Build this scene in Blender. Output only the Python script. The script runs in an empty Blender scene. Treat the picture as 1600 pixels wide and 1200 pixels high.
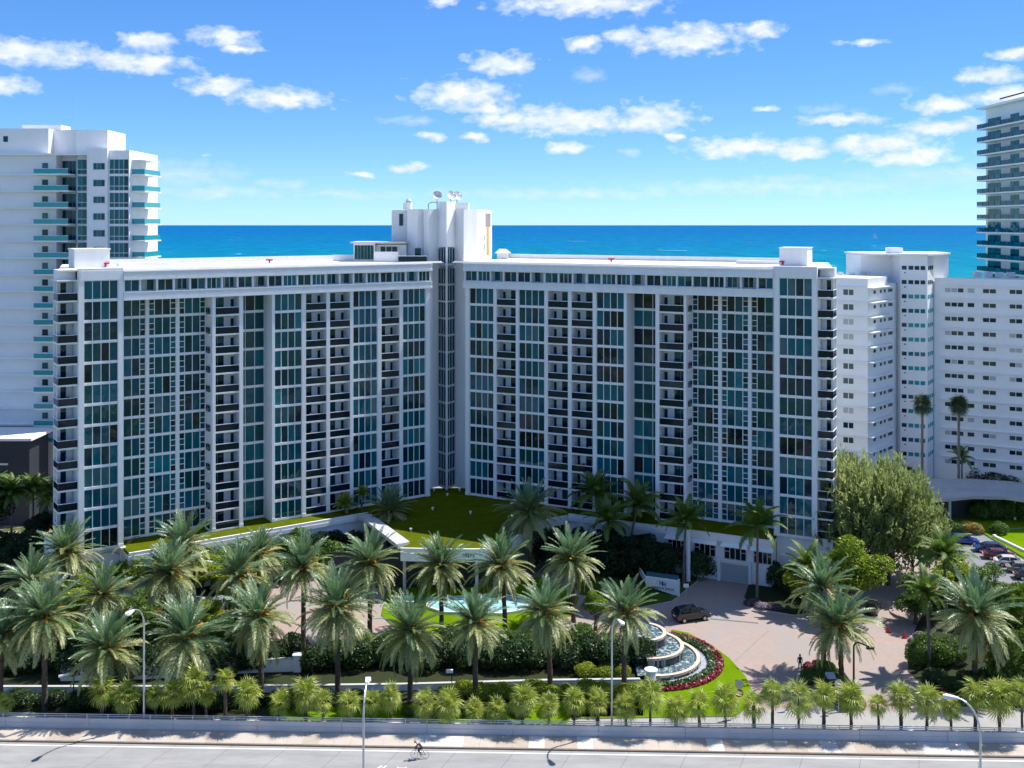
import bpy, math, random
from mathutils import Vector, Matrix
random.seed(7)
R = math.radians
FP = 1630.0          # focal length in photograph pixels
EYE = 347.0          # image row of the eye level
H = 50.0             # camera height
scene = bpy.context.scene

# ------------------------------------------------------------------ camera
cam_d = bpy.data.cameras.new('camera'); cam = bpy.data.objects.new('camera', cam_d)
scene.collection.objects.link(cam)
cam.location = (0, 0, H); cam.rotation_euler = (R(90), 0, 0)
cam_d.sensor_width = 36; cam_d.lens = 36 * FP / 1600
cam_d.shift_y = -(600 - EYE) / 1600
cam_d.clip_start = 0.5; cam_d.clip_end = 60000
scene.camera = cam
# ------------------------------------------------------------------ light
SUN_H = Vector((0.880, 0.476, 0)).normalized(); SUN_EL = R(56)
to_sun = Vector((SUN_H.x * math.cos(SUN_EL), SUN_H.y * math.cos(SUN_EL), math.sin(SUN_EL)))
sd = bpy.data.lights.new('sun', 'SUN'); sun = bpy.data.objects.new('sun', sd)
scene.collection.objects.link(sun)
sun.rotation_euler = (-to_sun).to_track_quat('-Z', 'Y').to_euler()
sun.location = (60, 40, 120)
sd.energy = 3.3; sd.angle = R(0.5); sd.color = (1.0, 0.96, 0.90)
SKY_STRENGTH = 0.15
scene.view_settings.view_transform = 'Standard'; scene.view_settings.look = 'None'
scene.view_settings.exposure = 1.08; scene.view_settings.gamma = 1.0
scene.view_settings.use_curve_mapping = False
scene.cycles.use_denoising = True; scene.cycles.use_adaptive_sampling = True; scene.cycles.adaptive_threshold = 0.02
scene.cycles.max_bounces = 4; scene.cycles.diffuse_bounces = 2; scene.cycles.glossy_bounces = 2
scene.cycles.transmission_bounces = 3; scene.cycles.transparent_max_bounces = 4
scene.cycles.caustics_reflective = False; scene.cycles.caustics_refractive = False

world = bpy.data.worlds.new('World'); scene.world = world; world.use_nodes = True
wn = world.node_tree; wn.nodes.clear(); WL = wn.links
def wnode(t, **k):
    n = wn.nodes.new(t)
    for a, b in k.items(): setattr(n, a, b)
    return n
def wmath(op, a, b=None, c=None, clamp=False):
    n = wnode('ShaderNodeMath', operation=op); n.use_clamp = clamp
    for i, v in enumerate((a, b, c)):
        if v is None: continue
        if isinstance(v, (int, float)): n.inputs[i].default_value = v
        else: WL.new(v, n.inputs[i])
    return n.outputs[0]
sky = wnode('ShaderNodeTexSky', sky_type='NISHITA'); sky.sun_disc = False
sky.sun_elevation = SUN_EL; sky.sun_rotation = math.atan2(SUN_H.x, SUN_H.y)
sky.altitude = 2600; sky.air_density = 1.0; sky.dust_density = 0.15; sky.ozone_density = 6.0
tc = wnode('ShaderNodeTexCoord'); sep = wnode('ShaderNodeSeparateXYZ'); WL.new(tc.outputs['Generated'], sep.inputs[0])
dx, dy, dz = sep.outputs
az = wmath('ARCTAN2', dx, dy)
hyp = wmath('SQRT', wmath('ADD', wmath('MULTIPLY', dx, dx), wmath('MULTIPLY', dy, dy)))
el = wmath('ARCTAN2', dz, hyp)
azel = wnode('ShaderNodeCombineXYZ'); WL.new(az, azel.inputs[0]); WL.new(el, azel.inputs[1])
def wnoise(scale, detail, rough, vec, sy=1.0):
    m = wnode('ShaderNodeVectorMath', operation='MULTIPLY'); WL.new(vec, m.inputs[0]); m.inputs[1].default_value = (1, sy, 1)
    n = wnode('ShaderNodeTexNoise'); n.inputs['Scale'].default_value = scale; n.inputs['Detail'].default_value = detail
    n.inputs['Roughness'].default_value = rough; WL.new(m.outputs[0], n.inputs['Vector']); return n
warp = wnoise(38, 5, 0.6, azel.outputs[0], 1.6)
wv = wnode('ShaderNodeVectorMath', operation='SUBTRACT'); WL.new(warp.outputs['Color'], wv.inputs[0]); wv.inputs[1].default_value = (.5, .5, .5)
wv2 = wnode('ShaderNodeVectorMath', operation='MULTIPLY_ADD'); WL.new(wv.outputs[0], wv2.inputs[0]); wv2.inputs[1].default_value = (0.030, 0.012, 0); WL.new(azel.outputs[0], wv2.inputs[2])
CLOUDS = [(35,82,135,19),(215,98,85,15),(230,68,45,16),(350,58,50,15),(375,76,30,7),(5,133,55,14),(345,133,52,14),(440,153,78,15),
 (785,100,52,18),(722,148,72,24),(770,170,40,12),(790,186,60,10),(910,4,120,20),(912,68,28,13),(1070,60,98,22),(985,55,32,14),(1185,46,42,12),(690,4,22,10),
 (880,188,110,22),(1020,185,62,22),(885,230,35,9),(1150,230,75,18),(1240,234,62,16),(1380,225,85,19),(1420,245,80,14),(1310,187,60,9),(1475,163,58,14),
 (1470,198,75,12),(1550,118,55,14),(1590,150,60,16),(1350,65,34,6),(1582,84,34,9),(640,262,28,8),(562,271,18,4),(670,214,26,6),(742,213,22,8),(1055,213,14,7),(1190,168,22,5)]
FAINT = [(285,272,95,22),(440,287,45,8),(640,189,44,6),(1200,292,260,13),(900,303,230,9),(330,300,120,9),(1480,275,160,16),(560,305,90,7),(1290,172,45,8),
 (985,237,18,7),(915,118,26,12),(1400,140,30,10),(1230,280,50,8),(328,243,9,4)]
def blobs(lst, vec):
    acc = None
    for (px, py, hw, hh) in lst:
        u = (px - 800) / FP; v = (EYE - py) / FP; h2 = math.sqrt(1 + u * u)
        a = math.atan(u); e = math.atan2(v, h2); wa = hw / FP / (1 + u * u) * 1.18; we = hh / FP / h2 * 1.18
        n = wnode('ShaderNodeVectorMath', operation='MULTIPLY_ADD'); WL.new(vec, n.inputs[0])
        n.inputs[1].default_value = (1 / wa, 1 / we, 0); n.inputs[2].default_value = (-a / wa, -e / we, 0)
        l = wnode('ShaderNodeVectorMath', operation='LENGTH'); WL.new(n.outputs[0], l.inputs[0])
        acc = l.outputs['Value'] if acc is None else wmath('MINIMUM', acc, l.outputs['Value'])
    return acc
fine = wnoise(62, 6, 0.52, azel.outputs[0], 1.7)
med = wnoise(30, 5, 0.6, azel.outputs[0], 2.2)
def dens(d, gain, nz):
    t = wmath('ADD', wmath('SUBTRACT', 1.05, d), wmath('MULTIPLY', wmath('SUBTRACT', nz.outputs['Fac'], 0.5), 1.9))
    return wmath('MULTIPLY', t, gain, clamp=True)
dA = dens(blobs(CLOUDS, wv2.outputs[0]), 1.25, fine)
dB = wmath('MULTIPLY', dens(blobs(FAINT, wv2.outputs[0]), 0.8, fine), 0.45)
# scattered cloud continued out of view, cover added there to light the shaded facade
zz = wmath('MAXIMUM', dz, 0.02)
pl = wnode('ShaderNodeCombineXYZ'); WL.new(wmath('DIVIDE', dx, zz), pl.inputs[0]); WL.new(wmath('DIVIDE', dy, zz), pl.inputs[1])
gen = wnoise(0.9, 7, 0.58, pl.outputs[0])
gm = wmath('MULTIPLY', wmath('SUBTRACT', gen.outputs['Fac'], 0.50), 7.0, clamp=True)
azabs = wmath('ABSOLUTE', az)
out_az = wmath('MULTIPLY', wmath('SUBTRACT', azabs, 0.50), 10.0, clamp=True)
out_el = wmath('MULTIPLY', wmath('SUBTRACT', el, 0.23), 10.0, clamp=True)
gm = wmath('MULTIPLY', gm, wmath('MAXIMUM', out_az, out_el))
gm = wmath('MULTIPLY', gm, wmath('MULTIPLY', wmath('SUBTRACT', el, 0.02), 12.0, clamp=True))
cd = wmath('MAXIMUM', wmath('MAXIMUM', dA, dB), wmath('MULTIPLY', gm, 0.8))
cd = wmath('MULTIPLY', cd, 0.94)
shade = wnode('ShaderNodeMixRGB'); WL.new(wmath('MULTIPLY', wmath('SUBTRACT', med.outputs['Fac'], 0.38), 3.0, clamp=True), shade.inputs[0])
CLOUD = 3.7
shade.inputs[1].default_value = (CLOUD * .70, CLOUD * .79, CLOUD * .90, 1); shade.inputs[2].default_value = (CLOUD, CLOUD * .99, CLOUD * .98, 1)
hs = wnode('ShaderNodeHueSaturation'); hs.inputs['Saturation'].default_value = 1.42; hs.inputs['Value'].default_value = 1.0
hs.inputs['Hue'].default_value = 0.514
gmn = wnode('ShaderNodeGamma'); gmn.inputs[1].default_value = 0.60; WL.new(sky.outputs[0], gmn.inputs[0]); WL.new(gmn.outputs[0], hs.inputs['Color'])
tint = wnode('ShaderNodeMixRGB', blend_type='MULTIPLY'); tint.inputs[0].default_value = 1; tint.inputs[2].default_value = (.64, .93, 1.10, 1); WL.new(hs.outputs[0], tint.inputs[1])
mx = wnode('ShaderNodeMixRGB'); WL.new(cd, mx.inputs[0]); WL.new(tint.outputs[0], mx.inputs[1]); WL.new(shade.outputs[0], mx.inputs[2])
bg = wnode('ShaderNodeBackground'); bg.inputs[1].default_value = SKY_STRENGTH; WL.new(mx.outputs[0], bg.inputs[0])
wo = wnode('ShaderNodeOutputWorld'); WL.new(bg.outputs[0], wo.inputs[0])

# ------------------------------------------------------------------ helpers
COL = scene.collection
def G(x, y, z=0.0):
    "point of the plane at height z that the photograph shows at pixel (x, y)"
    s = (y - EYE) / (H - z); return Vector(((x - 800) / s, FP / s, z))
def XA(x, Y): return (x - 800) * Y / FP
def ZA(y, Y): return H - (y - EYE) * Y / FP
def nt(m): m.use_nodes = True; return m.node_tree
MATS = {}
def mat(name, col, rough=0.7, var=0.12, scale=2.0, bump=0.0, bscale=20.0, spec=0.4, metal=0.0, col2=None, stretch=(1, 1, 1), coat=0.0):
    if name in MATS: return MATS[name]
    m = bpy.data.materials.new(name); t = nt(m); N = t.nodes; L = t.links; b = N['Principled BSDF']
    b.inputs['Roughness'].default_value = rough; b.inputs['Specular IOR Level'].default_value = spec; b.inputs['Metallic'].default_value = metal
    b.inputs['Coat Weight'].default_value = coat
    g = N.new('ShaderNodeNewGeometry'); vm = N.new('ShaderNodeVectorMath'); vm.operation = 'MULTIPLY'; vm.inputs[1].default_value = stretch
    L.new(g.outputs['Position'], vm.inputs[0])
    if var > 0 or col2:
        n = N.new('ShaderNodeTexNoise'); n.inputs['Scale'].default_value = scale; n.inputs['Detail'].default_value = 6; n.inputs['Roughness'].default_value = 0.65
        L.new(vm.outputs[0], n.inputs['Vector'])
        mxx = N.new('ShaderNodeMixRGB'); r = N.new('ShaderNodeMapRange'); r.inputs[1].default_value = .3; r.inputs[2].default_value = .7
        L.new(n.outputs['Fac'], r.inputs[0]); L.new(r.outputs[0], mxx.inputs[0])
        c2 = col2 if col2 else tuple(min(1, c * (1 + var)) for c in col); c1 = col if col2 else tuple(c * (1 - var) for c in col)
        mxx.inputs[1].default_value = (*c1, 1); mxx.inputs[2].default_value = (*c2, 1); L.new(mxx.outputs[0], b.inputs['Base Color'])
    else: b.inputs['Base Color'].default_value = (*col, 1)
    if bump > 0:
        n2 = N.new('ShaderNodeTexNoise'); n2.inputs['Scale'].default_value = bscale; n2.inputs['Detail'].default_value = 4; L.new(vm.outputs[0], n2.inputs['Vector'])
        bp = N.new('ShaderNodeBump'); bp.inputs['Strength'].default_value = bump; bp.inputs['Distance'].default_value = 0.05
        L.new(n2.outputs['Fac'], bp.inputs['Height']); L.new(bp.outputs[0], b.inputs['Normal'])
    MATS[name] = m; return m
def leafmat(name, c1, c2, trans=0.35, gloss=0.06, rough=0.45):
    if name in MATS: return MATS[name]
    m = bpy.data.materials.new(name); t = nt(m); N = t.nodes; L = t.links; N.clear()
    oi = N.new('ShaderNodeObjectInfo'); g = N.new('ShaderNodeNewGeometry'); nz = N.new('ShaderNodeTexNoise'); nz.inputs['Scale'].default_value = 1.3; nz.inputs['Detail'].default_value = 4
    L.new(g.outputs['Position'], nz.inputs['Vector'])
    a = N.new('ShaderNodeMath'); a.operation = 'MULTIPLY_ADD'; L.new(oi.outputs['Random'], a.inputs[0]); a.inputs[1].default_value = 0.5
    s = N.new('ShaderNodeMath'); s.operation = 'MULTIPLY_ADD'; L.new(nz.outputs['Fac'], s.inputs[0]); s.inputs[1].default_value = 1.6; s.inputs[2].default_value = -0.55
    L.new(s.outputs[0], a.inputs[2]); a.use_clamp = True
    mxx = N.new('ShaderNodeMixRGB'); L.new(a.outputs[0], mxx.inputs[0]); mxx.inputs[1].default_value = (*c1, 1); mxx.inputs[2].default_value = (*c2, 1)
    d = N.new('ShaderNodeBsdfDiffuse'); tr = N.new('ShaderNodeBsdfTranslucent'); gl = N.new('ShaderNodeBsdfGlossy'); gl.inputs['Roughness'].default_value = rough
    for n in (d, tr): L.new(mxx.outputs[0], n.inputs['Color'])
    m1 = N.new('ShaderNodeMixShader'); m1.inputs[0].default_value = trans; L.new(d.outputs[0], m1.inputs[1]); L.new(tr.outputs[0], m1.inputs[2])
    m2 = N.new('ShaderNodeMixShader'); m2.inputs[0].default_value = gloss; L.new(m1.outputs[0], m2.inputs[1]); L.new(gl.outputs[0], m2.inputs[2])
    o = N.new('ShaderNodeOutputMaterial'); L.new(m2.outputs[0], o.inputs[0]); MATS[name] = m; return m
def glassmat(name, col, spec=0.38, rough=0.04, wob=0.03):
    if name in MATS: return MATS[name]
    m = bpy.data.materials.new(name); t = nt(m); N = t.nodes; L = t.links; b = N['Principled BSDF']
    b.inputs['Base Color'].default_value = (*col, 1); b.inputs['Roughness'].default_value = rough; b.inputs['Specular IOR Level'].default_value = spec
    b.inputs['IOR'].default_value = 1.55
    b.inputs['Specular Tint'].default_value = (.78, 1, 1, 1)
    g = N.new('ShaderNodeNewGeometry'); n = N.new('ShaderNodeTexNoise'); n.inputs['Scale'].default_value = 0.55; n.inputs['Detail'].default_value = 1.5; L.new(g.outputs['Position'], n.inputs['Vector'])
    bp = N.new('ShaderNodeBump'); bp.inputs['Strength'].default_value = 1.0; bp.inputs['Distance'].default_value = wob
    L.new(n.outputs['Fac'], bp.inputs['Height']); L.new(bp.outputs[0], b.inputs['Normal'])
    MATS[name] = m; return m

class MB:
    def __init__(s): s.v = []; s.f = []; s.m = []
    def add(s, vs, fs, m=0):
        o = len(s.v); s.v += [tuple(p) for p in vs]; s.f += [tuple(i + o for i in f) for f in fs]; s.m += [m] * len(fs); return s
    def box(s, x0, x1, y0, y1, z0, z1, m=0):
        return s.add([(x0,y0,z0),(x1,y0,z0),(x1,y1,z0),(x0,y1,z0),(x0,y0,z1),(x1,y0,z1),(x1,y1,z1),(x0,y1,z1)],
                     [(0,3,2,1),(4,5,6,7),(0,1,5,4),(1,2,6,5),(2,3,7,6),(3,0,4,7)], m)
    def quad(s, a, b, c, d, m=0): return s.add([a, b, c, d], [(0, 1, 2, 3)], m)
    def tri(s, a, b, c, m=0): return s.add([a, b, c], [(0, 1, 2)], m)
    def prism(s, poly, z0, z1, m=0, mtop=None):
        n = len(poly); z0s = z0 if isinstance(z0, (list, tuple)) else [z0] * n; z1s = z1 if isinstance(z1, (list, tuple)) else [z1] * n
        a = sum(poly[i][0] * poly[(i+1) % n][1] - poly[(i+1) % n][0] * poly[i][1] for i in range(n))
        idx = list(range(n)) if a > 0 else list(range(n))[::-1]
        vs = [(poly[i][0], poly[i][1], z0s[i]) for i in idx] + [(poly[i][0], poly[i][1], z1s[i]) for i in idx]
        fs = [tuple(range(n))[::-1]] + [(i, (i+1) % n, n + (i+1) % n, n + i) for i in range(n)]
        s.add(vs, fs, m); o = len(s.v) - 2 * n
        s.f.append(tuple(o + n + i for i in range(n))); s.m.append(m if mtop is None else mtop); return s
    def sheet(s, poly, z, m=0):
        n = len(poly); a = sum(poly[i][0] * poly[(i+1) % n][1] - poly[(i+1) % n][0] * poly[i][1] for i in range(n))
        pts = list(poly) if a > 0 else list(poly)[::-1]
        return s.add([(p[0], p[1], z) for p in pts], [tuple(range(n))], m)
    def tube(s, pts, rad, n=8, m=0, cap=True):
        pts = [Vector(p) for p in pts]; k = len(pts)
        rad = rad if isinstance(rad, (list, tuple)) else [rad] * k
        rings = []; up = None
        for i in range(k):
            d = (pts[min(i+1, k-1)] - pts[max(i-1, 0)]); d = d.normalized() if d.length > 1e-9 else Vector((0,0,1))
            a = d.cross(Vector((0,0,1)) if abs(d.z) < .9 else Vector((1,0,0))).normalized()
            if up is not None and a.dot(up) < 0: a = -a
            up = a; b = d.cross(a)
            rings.append([pts[i] + (a * math.cos(2*math.pi*j/n) + b * math.sin(2*math.pi*j/n)) * rad[i] for j in range(n)])
        vs = [p for r in rings for p in r]
        fs = [(i*n+j, i*n+(j+1) % n, (i+1)*n+(j+1) % n, (i+1)*n+j) for i in range(k-1) for j in range(n)]
        if cap: fs += [tuple(range(n))[::-1], tuple((k-1)*n+j for j in range(n))]
        return s.add(vs, fs, m)
    def lathe(s, prof, n=16, cx=0, cy=0, m=0, a0=0.0, a1=2*math.pi):
        full = abs(a1 - a0 - 2*math.pi) < 1e-6; k = n if full else n + 1
        vs = [(cx + r*math.cos(a0+(a1-a0)*j/n), cy + r*math.sin(a0+(a1-a0)*j/n), z) for (r, z) in prof for j in range(k)]
        fs = [(i*k+j, i*k+(j+1) % k, (i+1)*k+(j+1) % k, (i+1)*k+j) for i in range(len(prof)-1) for j in range(n)]
        return s.add(vs, fs, m)
    def mesh(s, name, mats):
        me = bpy.data.meshes.new(name); me.from_pydata(s.v, [], s.f)
        for mm in mats: me.materials.append(mm)
        if len(mats) > 1: me.polygons.foreach_set('material_index', s.m)
        me.update(); return me
    def build(s, name, mats, parent=None, loc=(0,0,0), rz=0.0, smooth=False):
        if not isinstance(mats, (list, tuple)): mats = [mats]
        me = s.mesh(name, mats)
        if smooth: me.polygons.foreach_set('use_smooth', [True] * len(me.polygons))
        return link(name, me, parent, loc, rz)
def link(name, me, parent=None, loc=(0,0,0), rz=0.0):
    o = bpy.data.objects.new(name, me); COL.objects.link(o); o.location = loc; o.rotation_euler = (0, 0, rz)
    if parent is not None: o.parent = parent
    return o
def tag(o, label=None, cat=None, group=None, kind=None):
    if label: o['label'] = label
    if cat: o['category'] = cat
    if group: o['group'] = group
    if kind: o['kind'] = kind
    return o
def thing(name, label, cat, loc=(0,0,0), rz=0.0, group=None):
    return tag(link(name, None, None, loc, rz), label, cat, group)
def struct(o): o['kind'] = 'structure'; return o
ORD = ['first','second','third','fourth','fifth','sixth','seventh','eighth','ninth','tenth','eleventh','twelfth','thirteenth','fourteenth','fifteenth','sixteenth','seventeenth','eighteenth','nineteenth']
def ordinal(i):
    if i <= 19: return ORD[i-1]
    tens = {2:'twent',3:'thirt',4:'fort',5:'fift',6:'sixt'}[i // 10]
    return tens + 'ieth' if i % 10 == 0 else tens + 'y-' + ORD[i % 10 - 1]

# ------------------------------------------------------------------ materials
M_white = mat('white_paint', (.90,.90,.895), .6, .04, 1.1, col2=(.81,.81,.80), stretch=(1,1,.12))
M_white2 = mat('white_stucco', (.89,.89,.885), .75, .05, .8, .1, 8, col2=(.80,.80,.79), stretch=(1,1,.15))
M_trim = mat('white_trim', (.87,.87,.87), .45, .02, 1)
M_cream = mat('roof_membrane', (.72,.68,.60), .85, .1, .35, col2=(.80,.78,.74))
M_rail = glassmat('smoked_railing_glass', (.006,.014,.026), .3, .06, .01)
GL = [glassmat('teal_glass', (.001,.115,.150)), glassmat('deep_teal_glass', (.001,.078,.108)), glassmat('green_glass', (.001,.062,.066)),
      glassmat('dark_glass', (.002,.030,.048)), glassmat('black_glass', (.003,.010,.018)), glassmat('bright_teal_glass', (.002,.160,.195)), glassmat('curtained_glass', (.045,.135,.155))]
M_turq = glassmat('turquoise_glass', (.02,.30,.34), .5, .08, .0)
M_concrete = mat('pale_concrete', (.50,.48,.46), .85, .1, 1.2, .15, 30)
M_dark = mat('dark_void', (.02,.022,.026), .8, .1)
M_metal = mat('galvanised_metal', (.55,.57,.60), .4, .05, 4, metal=.6)
M_alu = mat('aluminium_rail', (.50,.52,.54), .45, .05, 4, metal=.3)
M_black = mat('black_metal', (.015,.015,.017), .4, 0)
M_grass = mat('lawn_grass', (.095,.180,.003), .95, .2, .45, .5, 14, .0, col2=(.150,.245,.006))
M_turf = mat('deck_turf', (.070,.092,.004), .95, .2, .7, .4, 14, .0, col2=(.105,.128,.007))
M_soil = mat('planting_soil', (.035,.032,.022), .95, .25, .8, .5, 8, .1, col2=(.030,.050,.015))
M_red = mat('red_bedding_leaf', (.22,.008,.022), .8, .3, 6, .5, 12, .1)

# ------------------------------------------------------------------ setting: ground, sea, roads
gm_ = bpy.data.materials.new('land'); t = nt(gm_); N = t.nodes; L = t.links; b = N['Principled BSDF']; b.inputs['Roughness'].default_value = .95; b.inputs['Specular IOR Level'].default_value = .1
g = N.new('ShaderNodeNewGeometry'); vo = N.new('ShaderNodeTexVoronoi'); vo.inputs['Scale'].default_value = .045; L.new(g.outputs['Position'], vo.inputs['Vector'])
nz = N.new('ShaderNodeTexNoise'); nz.inputs['Scale'].default_value = .16; nz.inputs['Detail'].default_value = 6; L.new(g.outputs['Position'], nz.inputs['Vector'])
cr = N.new('ShaderNodeValToRGB'); cr.color_ramp.interpolation = 'CONSTANT'; sp = N.new('ShaderNodeSeparateColor'); L.new(vo.outputs['Color'], sp.inputs[0]); L.new(sp.outputs[0], cr.inputs[0])
e = cr.color_ramp.elements; e[0].color = (.10,.14,.05,1); e[1].position = .35; e[1].color = (.16,.19,.08,1)
for p, c in ((.52,(.42,.30,.24,1)),(.66,(.30,.28,.27,1)),(.80,(.05,.08,.03,1)),(.88,(.58,.54,.50,1))):
    k = e.new(p); k.color = c
mm = N.new('ShaderNodeMixRGB'); rr = N.new('ShaderNodeMapRange'); rr.inputs[1].default_value = .46; rr.inputs[2].default_value = .56; L.new(nz.outputs['Fac'], rr.inputs[0])
L.new(rr.outputs[0], mm.inputs[0]); L.new(cr.outputs[0], mm.inputs[1]); mm.inputs[2].default_value = (.06,.09,.03,1); L.new(mm.outputs[0], b.inputs['Base Color'])
struct(MB().quad((-900,-700,-.05),(900,-700,-.05),(900,262,-.05),(-900,262,-.05)).build('ground', gm_))
struct(MB().quad((-900,262,-.3),(900,262,-.3),(900,300,-2.3),(-900,300,-2.3)).build('beach', mat('beach_sand', (.55,.47,.36), .9, .1, .5)))
ms = bpy.data.materials.new('sea_water'); t = nt(ms); N = t.nodes; L = t.links; b = N['Principled BSDF']
g = N.new('ShaderNodeNewGeometry'); sx = N.new('ShaderNodeSeparateXYZ'); L.new(g.outputs['Position'], sx.inputs[0])
nw = N.new('ShaderNodeTexNoise'); nw.inputs['Scale'].default_value = .0016; nw.inputs['Detail'].default_value = 4
vm = N.new('ShaderNodeVectorMath'); vm.operation = 'MULTIPLY'; vm.inputs[1].default_value = (.35, 1.4, 1); L.new(g.outputs['Position'], vm.inputs[0]); L.new(vm.outputs[0], nw.inputs['Vector'])
ad = N.new('ShaderNodeMath'); ad.operation = 'MULTIPLY_ADD'; L.new(nw.outputs['Fac'], ad.inputs[0]); ad.inputs[1].default_value = 500; L.new(sx.outputs[1], ad.inputs[2])
mr = N.new('ShaderNodeMapRange'); mr.inputs[1].default_value = 900; mr.inputs[2].default_value = 5600; L.new(ad.outputs[0], mr.inputs[0])
cr = N.new('ShaderNodeValToRGB'); e = cr.color_ramp.elements
e[0].color = (.010,.240,.300,1); e[1].position = 1; e[1].color = (.000,.110,.285,1)
k = e.new(.12); k.color = (.000,.180,.275,1); k = e.new(.40); k.color = (.000,.135,.285,1)
L.new(mr.outputs[0], cr.inputs[0])
fk = N.new('ShaderNodeTexNoise'); fk.inputs['Scale'].default_value = .05; fk.inputs['Detail'].default_value = 5; fk.inputs['Roughness'].default_value = .75
vm2 = N.new('ShaderNodeVectorMath'); vm2.operation = 'MULTIPLY'; vm2.inputs[1].default_value = (.6, .16, 1); L.new(g.outputs['Position'], vm2.inputs[0]); L.new(vm2.outputs[0], fk.inputs['Vector'])
fr = N.new('ShaderNodeMapRange'); fr.inputs[1].default_value = .66; fr.inputs[2].default_value = .76; L.new(fk.outputs['Fac'], fr.inputs[0])
fm = N.new('ShaderNodeMixRGB'); L.new(fr.outputs[0], fm.inputs[0]); L.new(cr.outputs[0], fm.inputs[1]); fm.inputs[2].default_value = (.6,.7,.75,1)
wvv = N.new('ShaderNodeMapRange'); wvv.inputs[1].default_value = .35; wvv.inputs[2].default_value = .65; wvv.inputs[3].default_value = .78; wvv.inputs[4].default_value = 1.2; L.new(fk.outputs['Fac'], wvv.inputs[0])
fmm = N.new('ShaderNodeVectorMath'); fmm.operation = 'MULTIPLY'; L.new(fm.outputs[0], fmm.inputs[0]); L.new(wvv.outputs[0], fmm.inputs[1])
L.new(fmm.outputs[0], b.inputs['Base Color']); b.inputs['Roughness'].default_value = .7; b.inputs['Specular IOR Level'].default_value = .02
struct(MB().quad((-16000,280,-2),(16000,280,-2),(16000,17000,-2),(-16000,17000,-2)).build('sea', ms))

# road frame: the street runs almost square to the view, turned a little
RA = math.atan2(-(104.6-101.4)*FP/1700, 96.7)
RD = Vector((math.cos(RA), math.sin(RA), 0)); RN = Vector((-math.sin(RA), math.cos(RA), 0))
RO = Vector((0, FP*50/(1172-EYE), 0))         # point on the kerb
def RP(u, v, z=0.0): p = RO + RD*u + RN*v; return Vector((p.x, p.y, z))
def road_v(x, y):
    d = G(x, y) - RO; return d.dot(RD), d.dot(RN)
M_road = mat('concrete_road', (.30,.294,.282), .9, .16, .5, .12, 25, .2, stretch=(.4,1.6,1))
M_walk = mat('sidewalk_concrete', (.44,.385,.325), .9, .1, .6, .12, 25, .2, col2=(.50,.445,.385))
M_mark = mat('road_paint', (.80,.80,.79), .7, .06, 3)
M_joint = mat('joint_tar', (.17,.16,.15), .9, .1)
struct(MB().sheet([RP(-120,-30), RP(120,-30), RP(120,0), RP(-120,0)], .004).build('road', M_road))
mb = MB().sheet([RP(-120,-.62), RP(120,-.62), RP(120,-.47), RP(-120,-.47)], .009)
for uu in (-60, 40): pass
# bicycle-lane symbol
def ring(mb, c, r0, r1, n=18, z=.009):
    for i in range(n):
        a, b_ = 2*math.pi*i/n, 2*math.pi*(i+1)/n
        P_ = [c + RD*(r*math.cos(q)) + RN*(r*math.sin(q)*1.0) for r, q in ((r0,a),(r1,a),(r1,b_),(r0,b_))]
        mb.quad(*[(p.x, p.y, z) for p in P_])
def bar(mb, a, b_, w, z=.009):
    d = (b_-a).normalized(); n_ = Vector((-d.y, d.x, 0))*w/2
    mb.quad(*[(p.x, p.y, z) for p in (a-n_, b_-n_, b_+n_, a+n_)])
u0, v0 = road_v(622, 1198)
def sy(u, v): return RP(u0+u, v0+v)
struct(mb.build('road_edge_line', M_mark))
mb = MB(); ring(mb, sy(-.25,-.75), .3, .4); ring(mb, sy(.95,-.75), .3, .4)
for a_, b_ in (((-.25,-.75),(.05,-.25)),((.05,-.25),(.75,-.25)),((.75,-.25),(.95,-.75)),((.05,-.25),(.35,-.75)),((.35,-.75),(.75,-.25)),((.75,-.25),(.7,0)),((.05,-.25),(-.05,-.05))): bar(mb, sy(*a_), sy(*b_), .1)
for o_ in (-1.5,-1.1):
    bar(mb, sy(o_-.4,-.45), sy(o_,.12), .14); bar(mb, sy(o_-.4,-.45), sy(o_,-1.0), .14)
struct(mb.build('bicycle_lane_symbol', M_mark))
mb = MB()
for i in range(-9, 12):
    a_ = RP(i*5.4+.3, -.05); b_ = RP(i*5.4-3.0, -9); d = (b_-a_).normalized(); n_ = Vector((-d.y, d.x, 0))*.025
    mb.quad(*[(p.x, p.y, .0075) for p in (a_-n_, b_-n_, b_+n_, a_+n_)])
struct(mb.build('road_joint_lines', M_joint))
struct(MB().prism([RP(-120,.0), RP(120,.0), RP(120,.22), RP(-120,.22)], 0, .13).build('kerb', mat('brown_kerb', (.20,.15,.11), .9, .2, 2)))
mb = MB()
WW = []
for i in range(-46, 47):
    a_, b_ = i*1.55, i*1.55+1.535
    if abs(a_) > 62: continue
    WW.append((a_, b_))
sw = struct(MB().prism([RP(-120,.22), RP(120,.22), RP(120,2.55), RP(-120,2.55)], 0, .10).build('sidewalk', M_joint))
M_walk2 = mat('new_sidewalk_concrete', (.60,.57,.53), .9, .06, .8, .1, 25, .2); M_walk3 = mat('tan_sidewalk_concrete', (.42,.355,.29), .9, .08, .8, .1, 25, .2)
for a_, b_ in WW:
    mm = random.choice([M_walk]*5 + [M_walk2, M_walk3, M_walk3])
    if -10.2 < a_ < -6 : mm = M_walk2
    MB().box(a_, b_, .225, 2.545, .09, .13).build('slab', mm, sw, RO, RA)
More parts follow.
